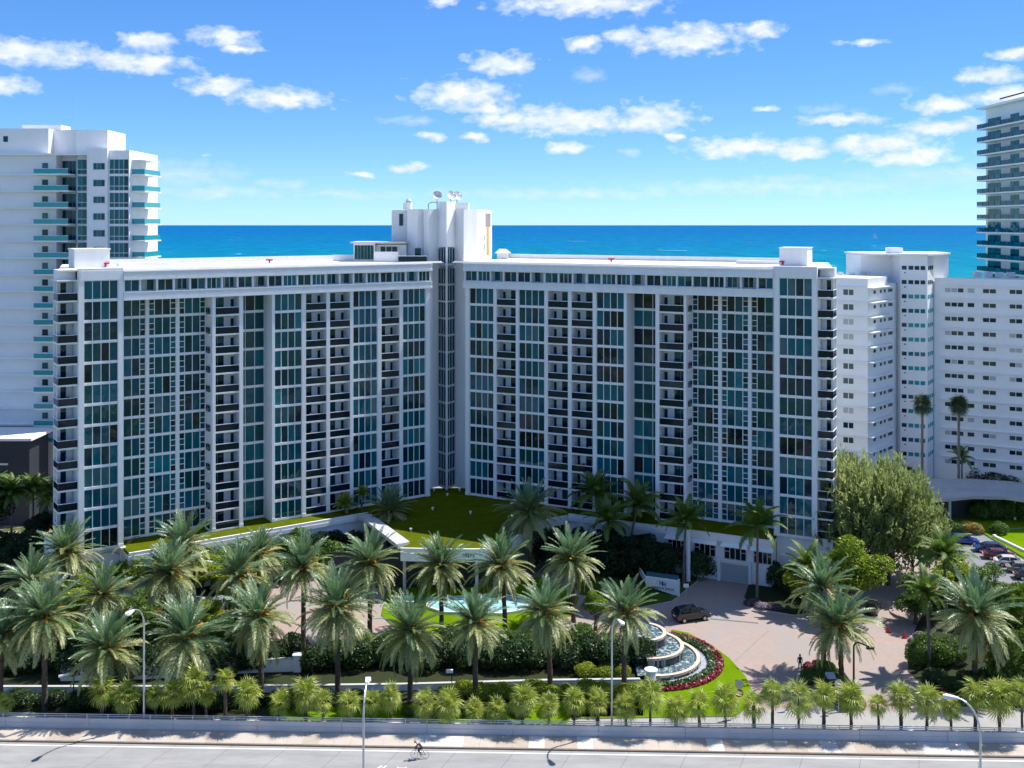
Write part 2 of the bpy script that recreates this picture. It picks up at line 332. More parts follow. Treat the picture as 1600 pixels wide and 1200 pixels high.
# verge and planted land behind the barrier
def PG(*pts, z=0.0): return [G(x, y, 0) for x, y in pts]
M_paver = None
mpv = bpy.data.materials.new('driveway_pavers'); t = nt(mpv); N = t.nodes; L = t.links; b = N['Principled BSDF']; b.inputs['Roughness'].default_value = .9; b.inputs['Specular IOR Level'].default_value = .15
g = N.new('ShaderNodeNewGeometry'); br = N.new('ShaderNodeTexBrick'); br.inputs['Scale'].default_value = 1; br.inputs['Brick Width'].default_value = .5; br.inputs['Row Height'].default_value = .25; br.inputs['Mortar Size'].default_value = .012
br.inputs['Color1'].default_value = (.39,.30,.258,1); br.inputs['Color2'].default_value = (.345,.27,.232,1); br.inputs['Mortar'].default_value = (.30,.23,.20,1)
L.new(g.outputs['Position'], br.inputs['Vector'])
nz = N.new('ShaderNodeTexNoise'); nz.inputs['Scale'].default_value = .13; nz.inputs['Detail'].default_value = 6; L.new(g.outputs['Position'], nz.inputs['Vector'])
mm = N.new('ShaderNodeMixRGB'); r_ = N.new('ShaderNodeMapRange'); r_.inputs[1].default_value = .42; r_.inputs[2].default_value = .66; L.new(nz.outputs['Fac'], r_.inputs[0]); L.new(r_.outputs[0], mm.inputs[0])
L.new(br.outputs[0], mm.inputs[1]); mm.inputs[2].default_value = (.31,.285,.265,1); L.new(mm.outputs[0], b.inputs['Base Color'])
struct(MB().sheet([(-62,103.5),(66,101),(66,168),(-62,168)], 0.0).build('driveway', mpv))
struct(MB().sheet(PG((1005,1158),(1130,975),(1139,975),(1018,1158))[:0] or [G(1118,1060),G(1200,985),G(1202,985),G(1120.5,1060)], .006).build('driveway_seam', mat('drain_joint', (.26,.23,.20), .9, .1)))
struct(MB().sheet([RP(-120,2.5), RP(120,2.5), RP(120,9.0), RP(-120,9.0)], .006).build('service_lane', mat('service_lane_concrete', (.33,.32,.30), .9, .1, .5)))
M_kerbw = mat('bed_kerb', (.55,.50,.45), .8, .08, 3)
def bed(name, pts, m, h=.12):
    poly = [G(*p) for p in pts]
    return struct(MB().prism(poly, -.02, h, 0, 1).build(name, [M_kerbw, m]))
bed('planted_verge', [(-90,1134),(300,1136),(880,1138),(895,1122),(1005,1120),(1005,1062),(960,1000),(860,1005),(560,1014),(470,1012),(380,1000),(330,985),(-90,985)], M_soil)
bed('verge_lawn', [(425,1137),(880,1139),(893,1124),(893,1100),(700,1104),(430,1108)], M_grass, .16)
bed('front_lawn', [(896,1124),(1150,1120),(1172,1106),(1177,1085),(1165,1058),(1140,1030),(1110,1008),(1075,990),(1050,985),(1030,1040),(1000,1062)], M_grass)
bed('left_garden', [(-90,984),(330,984),(372,960),(372,905),(430,850),(120,905),(40,880),(-90,870)], M_soil)
bed('pool_island_lawn', [(596,962),(603,925),(640,906),(720,900),(850,903),(905,935),(895,962),(800,988),(660,992),(615,980)], M_grass)
bed('entrance_island', [(1253,1048),(1262,1038),(1290,1037),(1318,1050),(1353,1098),(1346,1111),(1322,1113),(1300,1100)], M_soil)
bed('right_garden', [(1430,985),(1419,1010),(1419,1050),(1450,1078),(1500,1106),(1760,1112),(1760,960),(1640,925),(1480,905),(1450,940)], M_soil)
bed('sign_lawn', [(880,885),(905,930),(1000,950),(1050,940),(1090,908),(1060,880)], mat('shaded_lawn', (.055,.09,.012), .95, .25, .8, .3, 14, .1))  # darker copy of the lawn grass, shade put into the colour
bed('garage_bed', [(1172,908),(1163,935),(1180,952),(1240,962),(1310,955),(1330,930),(1330,885)], M_soil)
# ------------------------------------------------------------------ main apartment building
FLH = 2.75; Z_BASE = 6.5; Z_TOP = 39.55          # twelve regular storeys between deck and cornice
BLOC = Vector((-10, 165, 0))
bld = thing('apartment_building', 'white V-shaped apartment block with teal windows and central stair tower', 'building', BLOC)
class Fr:
    def __init__(s, x1, s1, x2, s2, xo):
        p = Vector(((x1-800)/s1, FP/s1, 0)); q = Vector(((x2-800)/s2, FP/s2, 0))
        s.d = (q-p).normalized(); s.i = Vector((-s.d.y, s.d.x, 0)); s.a = math.atan2(s.d.y, s.d.x); s.o = p; s.o = p + s.d*s.u(xo)
    def u(s, x, v=0.0):
        a = (x-800)/FP; return (a*(s.o.y + v*s.i.y) - (s.o.x + v*s.i.x))/(s.d.x - a*s.d.y)
    def w(s, u, v=0.0, z=0.0): p = s.o + s.d*u + s.i*v; return Vector((p.x, p.y, z))
FL = Fr(133, 32.67/2.75, 660, 27.12/2.75, 190)
FR = Fr(735, 26.95/2.75, 1268, 31.36/2.75, 735)
def put(name, me, fr, u, v, z, parent=None):
    return link(name, me, bld if parent is None else parent, (fr.w(u, v, z) - BLOC) if parent is None else (u, v, z), fr.a if parent is None else 0.0)
def bput(mbx, name, mats, fr, u=0, v=0, z=0, parent=None):
    return put(name, mbx.mesh(name, mats if isinstance(mats, (list, tuple)) else [mats]), fr, u, v, z, parent)

far_panes = MB()                      # panes past the first 300, as one mesh in the building's frame
pane_count = [0]
def gi(kind=0):
    return random.choices(range(7), weights=[20, 26, 18, 21, 11, 4, 4])[0]
def fpane(fr, u, v, z, w, h, m):
    c = [fr.w(u, v, z)-BLOC, fr.w(u+w, v, z)-BLOC, fr.w(u+w, v, z+h)-BLOC, fr.w(u, v, z+h)-BLOC]
    t1, t2, t3 = (random.uniform(-.012,.012) for _ in range(3))
    n = fr.i
    c = [c[0]+n*t1, c[1]+n*t2, c[2]+n*t3, c[3]+n*(t1+t3-t2)]
    far_panes.quad(*c, m)
_fc = {}
def frame_mesh(kind, w, h):
    key = (kind, round(w,2), round(h,2))
    if key in _fc: return _fc[key]
    mb = MB(); slots = []; sb = .34
    mb.box(0, w, -.10, .25, -.17, -.17+sb)                  # spandrel at the floor line
    zt = h-.17; z0 = sb-.17
    mb.box(0, w, -.02, .12, zt-.05, zt)
    if kind in ('W4','W3'):
        n = int(kind[1]); pw = w/n
        for i in range(n+1): x = i*pw; mb.box(max(0,x-.045), min(w,x+.045), -.06, .1, z0, zt-.05)
        slots = [(i*pw+.045, z0, pw-.09, zt-.05-z0) for i in range(n)]
    else:
        lw = w*.205; xs = [0, lw, w/2, w-lw, w]
        for x in xs: mb.box(max(0,x-.05), min(w,x+.05), -.06, .1, z0, zt-.05)
        hh = (zt-.05-z0)/3
        for (a, b_) in ((0, lw), (w-lw, w)):
            for j in (1, 2): mb.box(a+.05, b_-.05, -.05, .09, z0+hh*j-.045, z0+hh*j+.045)
            for j in range(3): slots.append((a+.05, z0+hh*j+(.045 if j else 0), b_-a-.1, hh-(.09 if j == 1 else .045)))
        slots += [(lw+.05, z0, w/2-lw-.1, zt-.05-z0), (w/2+.05, z0, w/2-lw-.1, zt-.05-z0)]
    _fc[key] = (mb.mesh('window', [M_trim]), slots); return _fc[key]
_pc = {}
def pane_mesh(w, h, m):
    key = (round(w,2), round(h,2), m)
    if key not in _pc: _pc[key] = MB().box(0, w, .05, .075, 0, h).mesh('pane', [GL[m]])
    return _pc[key]
def window(fr, kind, u0, u1, v, z, single, h=FLH):
    w = u1-u0; me, slots = frame_mesh(kind, w, h)
    o = put('window', me, fr, u0, v, z)
    base = gi(); 
    for (a, zz_, pw, ph) in slots:
        m = base if random.random() < .62 else gi()
        if single and pane_count[0] < 300:
            pane_count[0] += 1
            p = link('pane', pane_mesh(pw, ph, m), o, (a, 0, zz_)); p.rotation_euler = (random.uniform(-.004,.004), 0, random.uniform(-.006,.006))
        else: fpane(fr, u0+a, v+.05, z+zz_, pw, ph, m)
    return o
_bal = {}
def balcony(fr, u0, u1, z, mirror, depth=1.9, h=FLH, side=0, furn=True):
    w = u1-u0; key = ('b', round(w,2), mirror, side)
    if key not in _bal:
        mb = MB(); mb.box(0, w, -.22, depth, -.17, .05)                       # slab
        mb.box(0, w, depth, depth+.12, .05, h-.17)                             # back wall
        mb.box(0, w, -.05, depth, h-.2, h-.172)                                # ceiling
        _bal[key] = mb.mesh('balcony', [M_white])
        _bal[key+('r',)] = MB().box(.03, w-.03, -.16, -.13, .10, .98).mesh('railing_panel', [M_rail])
        _bal[key+('t',)] = MB().box(0, w, -.19, -.09, .98, 1.06).mesh('top_rail', [M_trim])
        dw = w*.27
        _bal[key+('d',)] = MB().box(0, dw-.05, -.04, .0, 0, 2.2).mesh('sliding_door', [GL[3]])
        _bal[key+('e',)] = MB().box(0, dw-.05, -.05, -.01, 0, 2.2).mesh('sliding_door', [GL[1]])
        _bal[key+('w',)] = MB().box(0, w*.13, -.04, .0, .5, 1.95).mesh('side_window', [GL[3]])
    o = put('balcony', _bal[key], fr, u0, 0, z)
    link('railing_panel', _bal[key+('r',)], o); link('top_rail', _bal[key+('t',)], o)
    dw = w*.27; d1 = random.choice('dde'); 
    xs = (.06, .06+dw) if not mirror else (w-.06-dw, w-.06-2*dw)
    for x in xs: link('sliding_door', _bal[key+(d1,)], o, (x, depth, .05))
    link('side_window', _bal[key+('w',)], o, (w-.1-w*.13 if not mirror else .1, depth, .05))
    if furn and random.random() < .35: link('patio_chair', random.choice(CHAIRS), o, (random.uniform(.6, w-.9), random.uniform(.35, .9), .06))
    return o
def chair_mesh(m):
    mb = MB(); mb.box(0,.55,0,.55,.38,.45); mb.box(0,.55,.5,.56,.45,.95)
    for x in (.02,.48):
        for y in (.02,.5): mb.box(x,x+.05,y,y+.05,0,.38)
    return mb.mesh('patio_chair', [m])
CHAIRS = [chair_mesh(mat('brown_wicker', (.12,.07,.045), .8)), chair_mesh(mat('white_chair', (.7,.7,.7), .6)), chair_mesh(mat('terracotta_cushion', (.38,.13,.07), .8))]

REC = 3.0
def wing(fr, pil, bays, w3, lad, blk, ends, mirror, near_cols):
    U = fr.u
    for (a, b_) in pil:
        u0, u1 = U(a), U(b_)
        mb = MB(); mb.box(0, u1-u0, -.28, REC+.2, 0, Z_TOP-Z_BASE+.02)
        mb.box(-.03, u1-u0+.03, -.33, REC, 0, .5)
        bput(mb, 'pilaster', M_white, fr, u0, 0, Z_BASE)
    floors = range(12)
    for k in floors:
        z = Z_BASE + FLH*k + .0
        for i, (t_, a, b_) in enumerate(bays):
            if t_ == 'W4': window(fr, 'W4', U(a), U(b_), 0, z+.17, i in near_cols)
            else: balcony(fr, U(a), U(b_), z+.17, mirror, side=0)
        window(fr, 'W3', U(w3[0]), U(w3[1]), REC, z+.17, False)
        ua, ub = U(lad[0]), U(lad[1]); pw = .48; bw = ((ub-ua)-2*pw)/3
        for j in range(3): window(fr, 'LAD', ua+j*(bw+pw), ua+j*(bw+pw)+bw, REC, z+.17, False)
    for j in (1, 2):
        bput(MB().box(0, pw, -.2, .3, 0, Z_TOP-Z_BASE), 'pilaster', M_white, fr, ua+j*bw+(j-1)*pw, REC, Z_BASE)
    ub0, ub1 = U(blk[1]), U(blk[2])
    for k in range(13): window(fr, 'W4', ub0, ub1, 0, Z_BASE+FLH*k+.17, True)
    # side railings on the return walls of the loggias beside the recess
    pa = lad[1] if not mirror else lad[0]
    us = U(pa)
    for k in floors:
        z = Z_BASE+FLH*k+.17
        mb = MB(); x0, x1 = (-.30, -.02) if not mirror else (.02, .30)
        mb.box(x0, x1, .5, 2.1, -.15, .05)
        o = bput(mb, 'side_ledge', M_trim, fr, us, 0, z)
        xm = -.2 if not mirror else .17
        link('railing_panel', MB().box(xm, xm+.03, .55, 2.05, .1, .95).mesh('railing_panel', [M_rail]), o)
    # end loggias at the outer end: open to the front and the side
    e0, e1 = (U(ends[0]), U(ends[1])) 
    w = e1-e0
    for k in range(13):
        z = Z_BASE+FLH*k+.17
        mb = MB(); dp = 3.0
        mb.box(0, w, -.05, dp, -.17, .05); mb.box(0, w, dp, dp+.15, .05, FLH-.17)
        o = bput(mb, 'balcony', M_white, fr, e0, .35, z)
        link('railing_panel', MB().box(.05, w-.02, .0, .03, .08, 1.0).mesh('railing_panel', [M_rail]), o)
        link('top_rail', MB().box(0, w, -.04, .07, 1.0, 1.07).mesh('top_rail', [M_trim]), o)
        xs = (.0, .03) if not mirror else (w-.03, w)
        link('railing_panel', MB().box(xs[0], xs[1], .08, dp-.1, .08, 1.0).mesh('railing_panel', [M_rail]), o)
        link('top_rail', MB().box(xs[0]-.04, xs[1]+.04, .09, dp-.02, 1.0, 1.07).mesh('top_rail', [M_trim]), o)
        link('sliding_door', MB().box(0, w*.28, -.05, 0, .05, 2.25).mesh('sliding_door', [GL[3]]), o, (w*.36, dp, 0))
        xo = .06 if not mirror else w-.16
        link('side_column', MB().box(xo, xo+.1, 1.3, 1.4, .05, FLH-.17).mesh('side_column', [M_trim]), o)
        if k % 3 == 1: link('patio_chair', random.choice(CHAIRS), o, (w*.5, 1.0, .06))
    zt = Z_BASE+13*FLH
    mb = MB(); mb.box(-.1, w+.05, -.1, 3.2, 0, .15); mb.box(.05, w, 1.2, 3.1, .15, 1.5)
    bput(mb, 'end_roof', M_white, fr, e0, .35, zt)
    # parapet of the end block
    pa, pb = U(blk[0]), U(blk[3])
    bput(MB().box(0, pb-pa, -.28, .6, 0, 1.62).box(.25, pb-pa-.25, -.33, .0, .08, 1.3), 'block_parapet', M_white, fr, pa, 0, zt+.0)
    for a, b_ in ((blk[0], blk[1]), (blk[2], blk[3])):
        bput(MB().box(0, U(b_)-U(a), -.28, REC+.2, 0, zt-Z_TOP-.02), 'pilaster', M_white, fr, U(a), 0, Z_TOP+.02)
    return pa, pb

left_bays = [('BAL',336,373),('W4',428.5,471),('BAL',477,509),('BAL',514.5,546),('W4',551,589),('BAL',595,623),('W4',628.5,664)]
left_pil = [(331,336),(373,379),(424,428.5),(471,477),(509,514.5),(546,551),(589,595),(623,628.5),(664,670.5),(122,131),(184,192)]
right_bays = [('W4',734.5,772),('BAL',777,807),('W4',811.5,851.5),('BAL',857,888.5),('BAL',894,927),('W4',932.5,975.6),('BAL',1031,1069)]
right_pil = [(728.5,734.5),(772,777),(807,811.5),(851.5,857),(888.5,894),(927,932.5),(975.6,980),(1025,1031),(1069,1073),(1210,1218),(1269,1277)]
lb = wing(FL, left_pil, left_bays, (379,424), (192,331), (122,131,184,192), (91,122), False, (1, 4))
rb = wing(FR, right_pil, right_bays, (980,1025), (1073,1210), (1210,1218,1269,1277), (1277,1301), True, (2, 5))

# cornice bands, penthouse strip, roof
def cornice(fr, a, b_, side):
    for (z0, z1, nm) in ((39.5, 40.62, 'lower_cornice'), (42.25, 43.42, 'upper_cornice')):
        h = z1-z0; mb = MB()
        mb.box(a, b_, -.55, REC+.3, 0, h*.22); mb.box(a, b_, -.42, REC+.3, h*.22, h*.62); mb.box(a, b_, -.5, REC+.3, h*.62, h*.70); mb.box(a, b_, -.42, REC+.3, h*.70, h*.9); mb.box(a, b_, -.55, REC+.3, h*.9, h)
        bput(mb, nm, M_white, fr, 0, 0, z0)
    n = 21; cw = (b_-a)/n
    bput(MB().box(a, b_, 1.55, 1.7, 0, 1.7), 'penthouse_wall', M_white2, fr, 0, 0, 40.6)
    for i in range(n+1):
        x = a+i*cw
        bput(MB().box(-.11, .11, .0, 1.6, 0, 1.66), 'penthouse_post', M_trim, fr, min(max(x, a+.12), b_-.12), 0, 40.61)
    for i in range(n):
        x = a+i*cw; r = random.random()
        deep = 1.3 if r < .28 else .25
        npn = random.choice((2, 2, 3)); mb = MB(); w = cw-.24; pw = w/npn
        mb.box(0, w, -.03, .06, 0, .1); mb.box(0, w, -.03, .06, 1.54, 1.64)
        for j in range(npn+1): mb.box(max(0, j*pw-.035), min(w, j*pw+.035), -.03, .06, .1, 1.54)
        bput(mb, 'penthouse_window', M_trim, fr, x+.12, deep, 40.61)
        g_ = gi()
        for j in range(npn):
            if deep > 1 and j == (npn-1 if side else 0):
                continue
            fpane(fr, x+.12+j*pw+.035, deep+.03, 40.71, pw-.07, 1.42, g_ if random.random() < .6 else gi())
cornice(FL, lb[1]+.02, FL.u(670.5)+.35, False)
cornice(FR, FR.u(728.5)-.35, rb[0]-.02, True)
ROOFD = 21
def roof(fr, a, b_, pa, pb):
    mb = MB(); mb.box(a, b_, REC+.32, ROOFD, 0, 36.55)
    bput(mb, 'core_wall', M_white2, fr, 0, 0, 6.5)
    bput(MB().box(a, b_, -.3, ROOFD, 0, .12), 'roof_deck', M_cream, fr, 0, 0, 43.43)
    mb = MB(); mb.box(a, b_, ROOFD-.4, ROOFD, 0, .75); mb.box(a, b_, .3, .55, 0, .16)
    bput(mb, 'roof_parapet', M_white, fr, 0, 0, 43.56)
lb0 = FL.u(91); rb1 = FR.u(1301)
roof(FL, lb[1]+.01, FL.u(670.5)+2.5, *lb); roof(FR, FR.u(728.5)-2.5, rb[0]-.01, *rb)
for fr, a, b_ in ((FL, lb0, lb[1]-.01), (FR, rb[0]+.01, rb1)):
    ex, em = (94, 97) if fr is FL else (1298, 1294)
    i0 = b_-.1 if fr is FL else a+.1
    pf = [(fr.u(ex, 3.7), 3.7), (i0, 3.7), (i0, ROOFD), (fr.u(em, ROOFD), ROOFD)]
    bput(MB().prism(pf, 0, 36.8), 'core_wall', M_white2, fr, 0, 0, 6.5)
    pf = [(fr.u(ex-4 if fr is FL else ex+4, .62), .62), (i0, .62), (i0, ROOFD), (fr.u(em, ROOFD), ROOFD)]
    bput(MB().prism(pf, 36.85, 37.05), 'roof_deck', M_cream, fr, 0, 0, 6.65)
# rooftop machine rooms at both ends
uu = FL.u(148, 5); MB_ = MB().box(0, 4.6, 0, 4, 0, 2.5).box(-.1, 4.7, -.1, 4.1, 2.5, 2.65); bput(MB_, 'machine_room', M_white, FL, uu-2.4, 6, 43.7)
uu = FR.u(1218, 6); MB_ = MB().box(0, 3.9, 0, 4, 0, 2.5).box(-.1, 4.0, -.1, 4.1, 2.5, 2.65); bput(MB_, 'machine_room', M_white, FR, uu, 6, 43.7)
bput(MB().box(0, 9, 0, 1.2, 0, .5), 'roof_plinth', M_white, FR, FR.u(1150, 14), 14, 43.56)
bput(MB().box(0, 8, 0, 1.2, 0, .5), 'roof_plinth', M_white, FL, FL.u(185, 12), 12, 43.56)

# central stair tower (built in world coordinates, relative to BLOC)
def rel(p, z=0): return (p[0]-BLOC.x, p[1]-BLOC.y, z)
def poly_rel(ps): return [(p[0]-BLOC.x, p[1]-BLOC.y) for p in ps]
Pa = (-13.6, 170.4); Pb = (-12.15, 171.6); Pc = (-10.62, 169.4); Pd = (-9.35, 171.6); Pe = (-7.9, 170.4)
c1 = MB().prism(poly_rel([(-19.5,168.6), Pa, Pb, Pd, Pe, (-2.2,167.4), (-1.5,185), (-19,187)]), 6.5, 43.3)
c1.build('stair_wall', M_white2, bld)
zt_w = 52.1
c1 = MB().prism(poly_rel([(-14.62,172.2), Pa, Pb, Pd, Pe, (-5.75,172.6), (-3.55,184.5), (-14.6,184.5)]), 43.3, zt_w); c1.build('tower_wall', M_white2, bld)
MB().prism(poly_rel([(-17.4,173.2),(-15.6,172.0),(-14.65,172.6),(-14.65,184.4),(-17.4,184.4)]), 43.3, 52.15).build('tower_wall', M_white2, bld)
MB().prism(poly_rel([(-20.6,178.6),(-17.42,178.6),(-17.42,184.2),(-20.6,184.2)]), 43.3, 52.05).build('tower_wall', M_white2, bld)
MB().prism(poly_rel([Pb, Pc, Pd, (-9.35,176), (-12.15,176)]), 45.95, 53.35).build('tower_prow', M_white2, bld)
MB().prism(poly_rel([(-9.3,172.4),(-7.2,172.4),(-7.2,177),(-9.3,177)]), zt_w, 53.2).build('roof_box', M_white, bld)
MB().prism(poly_rel([(-18.4,176.5),(-17.1,176.5),(-17.1,178.5),(-18.4,178.5)]), 52.15, 53.3).build('chimney', M_white, bld)
MB().tube([rel((-17.6,177.4),53.3), rel((-17.6,177.4),53.6)], .45, 10).tube([rel((-17.6,177.4),53.65), rel((-17.6,177.4),53.95)], [.6,.15], 10).build('roof_vent', M_metal, bld)
MB().tube([rel((-13.9,173.5),52.1), rel((-13.9,173.5),53.0), rel((-13.4,173.5),53.3), rel((-12.4,173.5),53.3)], .06, 6).build('roof_pipe', M_black, bld)
MB().tube([rel((-12.6,174.5),52.1), rel((-12.6,174.5),54.3)], .045, 6).tube([rel((-13.4,174.5),54.3), rel((-12.6,174.5),54.3)], .035, 5).build('antenna_mast', M_metal, bld)
for (p, wdt, z0, z1, mt, nm) in (((-19.3,178.56),.65,49.4,51.4,GL[3],'louvre'),):
    MB().box(p[0]-BLOC.x, p[0]-BLOC.x+wdt, p[1]-BLOC.y-.05, p[1]-BLOC.y+.02, z0, z1).build(nm, mt, bld)
# right face of the tower: louvre and exposed orange panel
fd = (Vector((-3.55,184.5,0))-Vector((-5.75,172.6,0))); fl_ = fd.length; fd.normalize(); fn = Vector((fd.y,-fd.x,0))
def facequad(t0, t1, z0, z1, off, nm, m):
    p = Vector((-5.75,172.6,0)) - BLOC; a_ = p+fd*t0+fn*off; b_ = p+fd*t1+fn*off; a2 = p+fd*t0-fn*.05; b2 = p+fd*t1-fn*.05
    mb = MB().prism([(a_.x,a_.y),(b_.x,b_.y),(b2.x,b2.y),(a2.x,a2.y)], z0, z1); return mb.build(nm, m, bld)
facequad(6.6, 10.6, 49.2, 51.5, .06, 'louvre', mat('rusty_louvre', (.30,.27,.25), .7, .3, 3))
facequad(7.4, 9.3, 44.3, 49.1, .05, 'orange_panel', mat('primer_orange', (.75,.34,.06), .8, .15, .6))
facequad(5.2, 6.3, 47.0, 47.8, .05, 'vent_grille', M_metal); facequad(5.2, 6.3, 45.2, 46.3, .05, 'vent_grille', M_metal)
# stair glazing on the two prow faces
def stair_face(P0, P1):
    a_ = Vector((P0[0],P0[1],0)); b_ = Vector((P1[0],P1[1],0)); d = b_-a_; w = d.length; ang = math.atan2(d.y, d.x); k_ = 14
    mats = [M_trim]
    me = MB().box(0, w, -.10, .3, -.16, .16).box(0, .1, -.06, .2, .16, FLH-.16).box(w-.13, w+.02, -.10, .2, .16, FLH-.16)
    for j in (1, 2): me.box(.1+(w-.23)*j/3-.04, .1+(w-.23)*j/3+.04, -.03, .1, .16, FLH-.16)
    me = me.mesh('stair_window', [mat('grey_stair_trim', (.60,.62,.64), .6, .03)])
    pw = (w-.23)/3
    pm = [MB().box(.1+pw*j+.04, .1+pw*(j+1)-.04, .04, .08, .16, FLH-.16).mesh('pane', [random.choice([GL[3],GL[1]])]) for j in range(3)]
    for k in range(14):
        z = Z_BASE+FLH*k+.3 + (.55 if k >= 13 else 0)
        o = link('stair_window', me, bld, a_-BLOC+Vector((0,0,z)), ang)
        for j in range(3): pane_st = link('stair_pane', pm[j], o)
stair_face(Pb, Pc); stair_face(Pc, Pd)
far = MB().box(-.12, .12, -.12, .12, 6.5, 46).build('prow_mullion', M_trim, bld, (Pc[0]-BLOC.x, Pc[1]-BLOC.y-.02, 0), R(45))
# penthouse rooms on the left of the tower
pw_ = MB().box(-25.9-BLOC.x, -22.4-BLOC.x, 5.5, 12, 43.55, 46.5).box(-22.38-BLOC.x, -17.45-BLOC.x, 6.6, 12.5, 43.55, 46.3)
pw_.build('penthouse_wall', M_white, bld)
MB().box(-26.4-BLOC.x, -17.3-BLOC.x, 5.0, 12.8, 46.5, 46.75).build('penthouse_roof', mat('penthouse_roof', (.62,.58,.52), .8, .1, 1), bld)
for j in range(6): MB().box(-25.7-BLOC.x+j*.52, -25.7-BLOC.x+j*.52+.46, 5.42, 5.48, 43.9, 46.2).build('penthouse_glass', random.choice(GL[1:4]), bld)
for j in range(3): MB().box(-21.6-BLOC.x+j*.95, -21.6-BLOC.x+j*.95+.8, 6.5, 6.58, 45.1, 45.95).build('penthouse_glass', GL[3], bld)
MB().box(-29.5-BLOC.x, -25.95-BLOC.x, 7, 7.3, 43.55, 44.6).build('roof_screen', M_white, bld)
MB().box(-22.3-BLOC.x, -18.4-BLOC.x, 3.6, 3.8, 43.55, 45.2).build('roof_screen', M_white, bld)
ra = MB().box(-18.3-BLOC.x, -13.7-BLOC.x, 3.0, 3.05, 43.6, 44.5); ra.build('railing_panel', M_rail, bld)
MB().box(-18.35-BLOC.x, -13.65-BLOC.x, 2.95, 3.1, 44.5, 44.6).build('top_rail', M_trim, bld)
MB().box(-16.0-BLOC.x, -15.0-BLOC.x, 6.85, 6.95, 43.6, 45.7).build('roof_door', GL[3], bld)
MB().prism([(p[0]-BLOC.x,p[1]-BLOC.y) for p in ((-2.6,181),(-.6,181),(-.6,185),(-2.6,185))], 43.5, 44.6).build('roof_hut', M_white, bld)
MB().add([(-3-BLOC.x,15.5,44.6),(-.2-BLOC.x,15.5,44.6),(-.2-BLOC.x,20.5,44.6),(-3-BLOC.x,20.5,44.6),(-2.2-BLOC.x,18,45.3),(-1-BLOC.x,18,45.3)], [(0,1,5,4),(1,2,5),(2,3,4,5),(3,0,4)]).build('hut_roof', mat('hut_roof', (.5,.48,.44), .8), bld)
far_panes.build('pane', GL, bld)['kind'] = 'stuff'

# podium storeys below the deck
def podium(fr, a, b_, vout):
    mb = MB(); mb.box(a, b_, -vout, 10, 0, 5.5); mb.box(a-.1, b_+.1, -vout-.25, 10, 5.5, 6.05)
    bput(mb, 'podium_wall', M_white2, fr)
    bput(MB().box(a, b_, -vout-.2, -vout+.1, 6.05, 6.5), 'terrace_parapet', M_trim, fr)
    o = bput(MB().box(a, b_, -vout+.12, 4, 6.05, 6.44), 'terrace_turf', M_turf, fr)
podium(FL, FL.u(192), FL.u(560), 3.2); podium(FR, FR.u(900), FR.u(1212), 2.8)
bput(MB().box(FL.u(91), FL.u(191.5), .3, 10, 0, 6.5), 'podium_wall', M_white2, FL)
bput(MB().box(FR.u(1213), FR.u(1301), .3, 10, 0, 6.5), 'podium_wall', M_white2, FR)
for x in (126, 187): bput(MB().box(0, .7, -.5, .3, 0, 6.5), 'pilaster', M_white, FL, FL.u(x), 0, 0)
for (x0, x1) in ((1044,1071),(1085,1118),(1132,1166),(1178,1206)):
    u0, u1 = FR.u(x0, -2.8), FR.u(x1, -2.8); w = u1-u0; mb = MB()
    lw = w*.25; zz0, zz1 = 3.2, 5.2
    for x in (0, lw, w/2, w-lw, w): mb.box(x-.06, x+.06, -.08, .1, zz0, zz1)
    mb.box(-.06, w+.06, -.08, .1, zz0-.1, zz0); mb.box(-.06, w+.06, -.08, .1, zz1, zz1+.1)
    for a, b_ in ((0,lw),(w-lw,w)): mb.box(a+.06, b_-.06, -.07, .09, (zz0+zz1)/2-.05, (zz0+zz1)/2+.05)
    o = bput(mb, 'podium_window', mat('cream_frame', (.62,.58,.50), .6), FR, u0, -2.8, 0)
    for a, b_ in ((0,lw),(lw,w/2),(w/2,w-lw),(w-lw,w)): link('podium_pane', MB().box(a+.05, b_-.05, -.03, .02, zz0, zz1).mesh('podium_pane', [GL[4]]), o)
    mb = MB().prism([(-.2,-.05),(w+.2,-.05),(w+.4,-.9),(-.4,-.9)], [5.45,5.45,5.0,5.0], [5.52,5.52,5.07,5.07]); bput(mb, 'awning', M_trim, FR, u0, -2.85, 0)
u0, u1 = FR.u(1127, -2.8), FR.u(1169, -2.8)
gd = bput(MB().box(0, u1-u0, -.05, .02, 0, 2.5), 'garage_door', mat('garage_door_grey', (.42,.43,.44), .6, .05), FR, u0, -2.8, 0)
for j in range(1, 6): link('door_rib', MB().box(0, u1-u0, -.08, -.05, j*.42-.03, j*.42).mesh('door_rib', [mat('garage_rib', (.36,.37,.38), .6)]), gd)
bput(MB().box(-.5, -.1, -.3, .05, 0, 2.9).box(u1-u0+.1, u1-u0+.5, -.3, .05, 0, 2.9).box(-.5, u1-u0+.5, -.35, .05, 2.9, 3.15), 'garage_surround', M_white2, FR, u0, -2.8, 0)
p = G(1075, 909); MB().tube([(p.x-BLOC.x,p.y-BLOC.y,0),(p.x-BLOC.x,p.y-BLOC.y,7.3)], .34, 14).build('column', M_white, bld)
bput(MB().box(0, FR.u(1074)-FR.u(1040), -4.6, -2.8, 2.2, 2.6), 'planter_ledge', M_white2, FR, FR.u(1040), 0, 0)

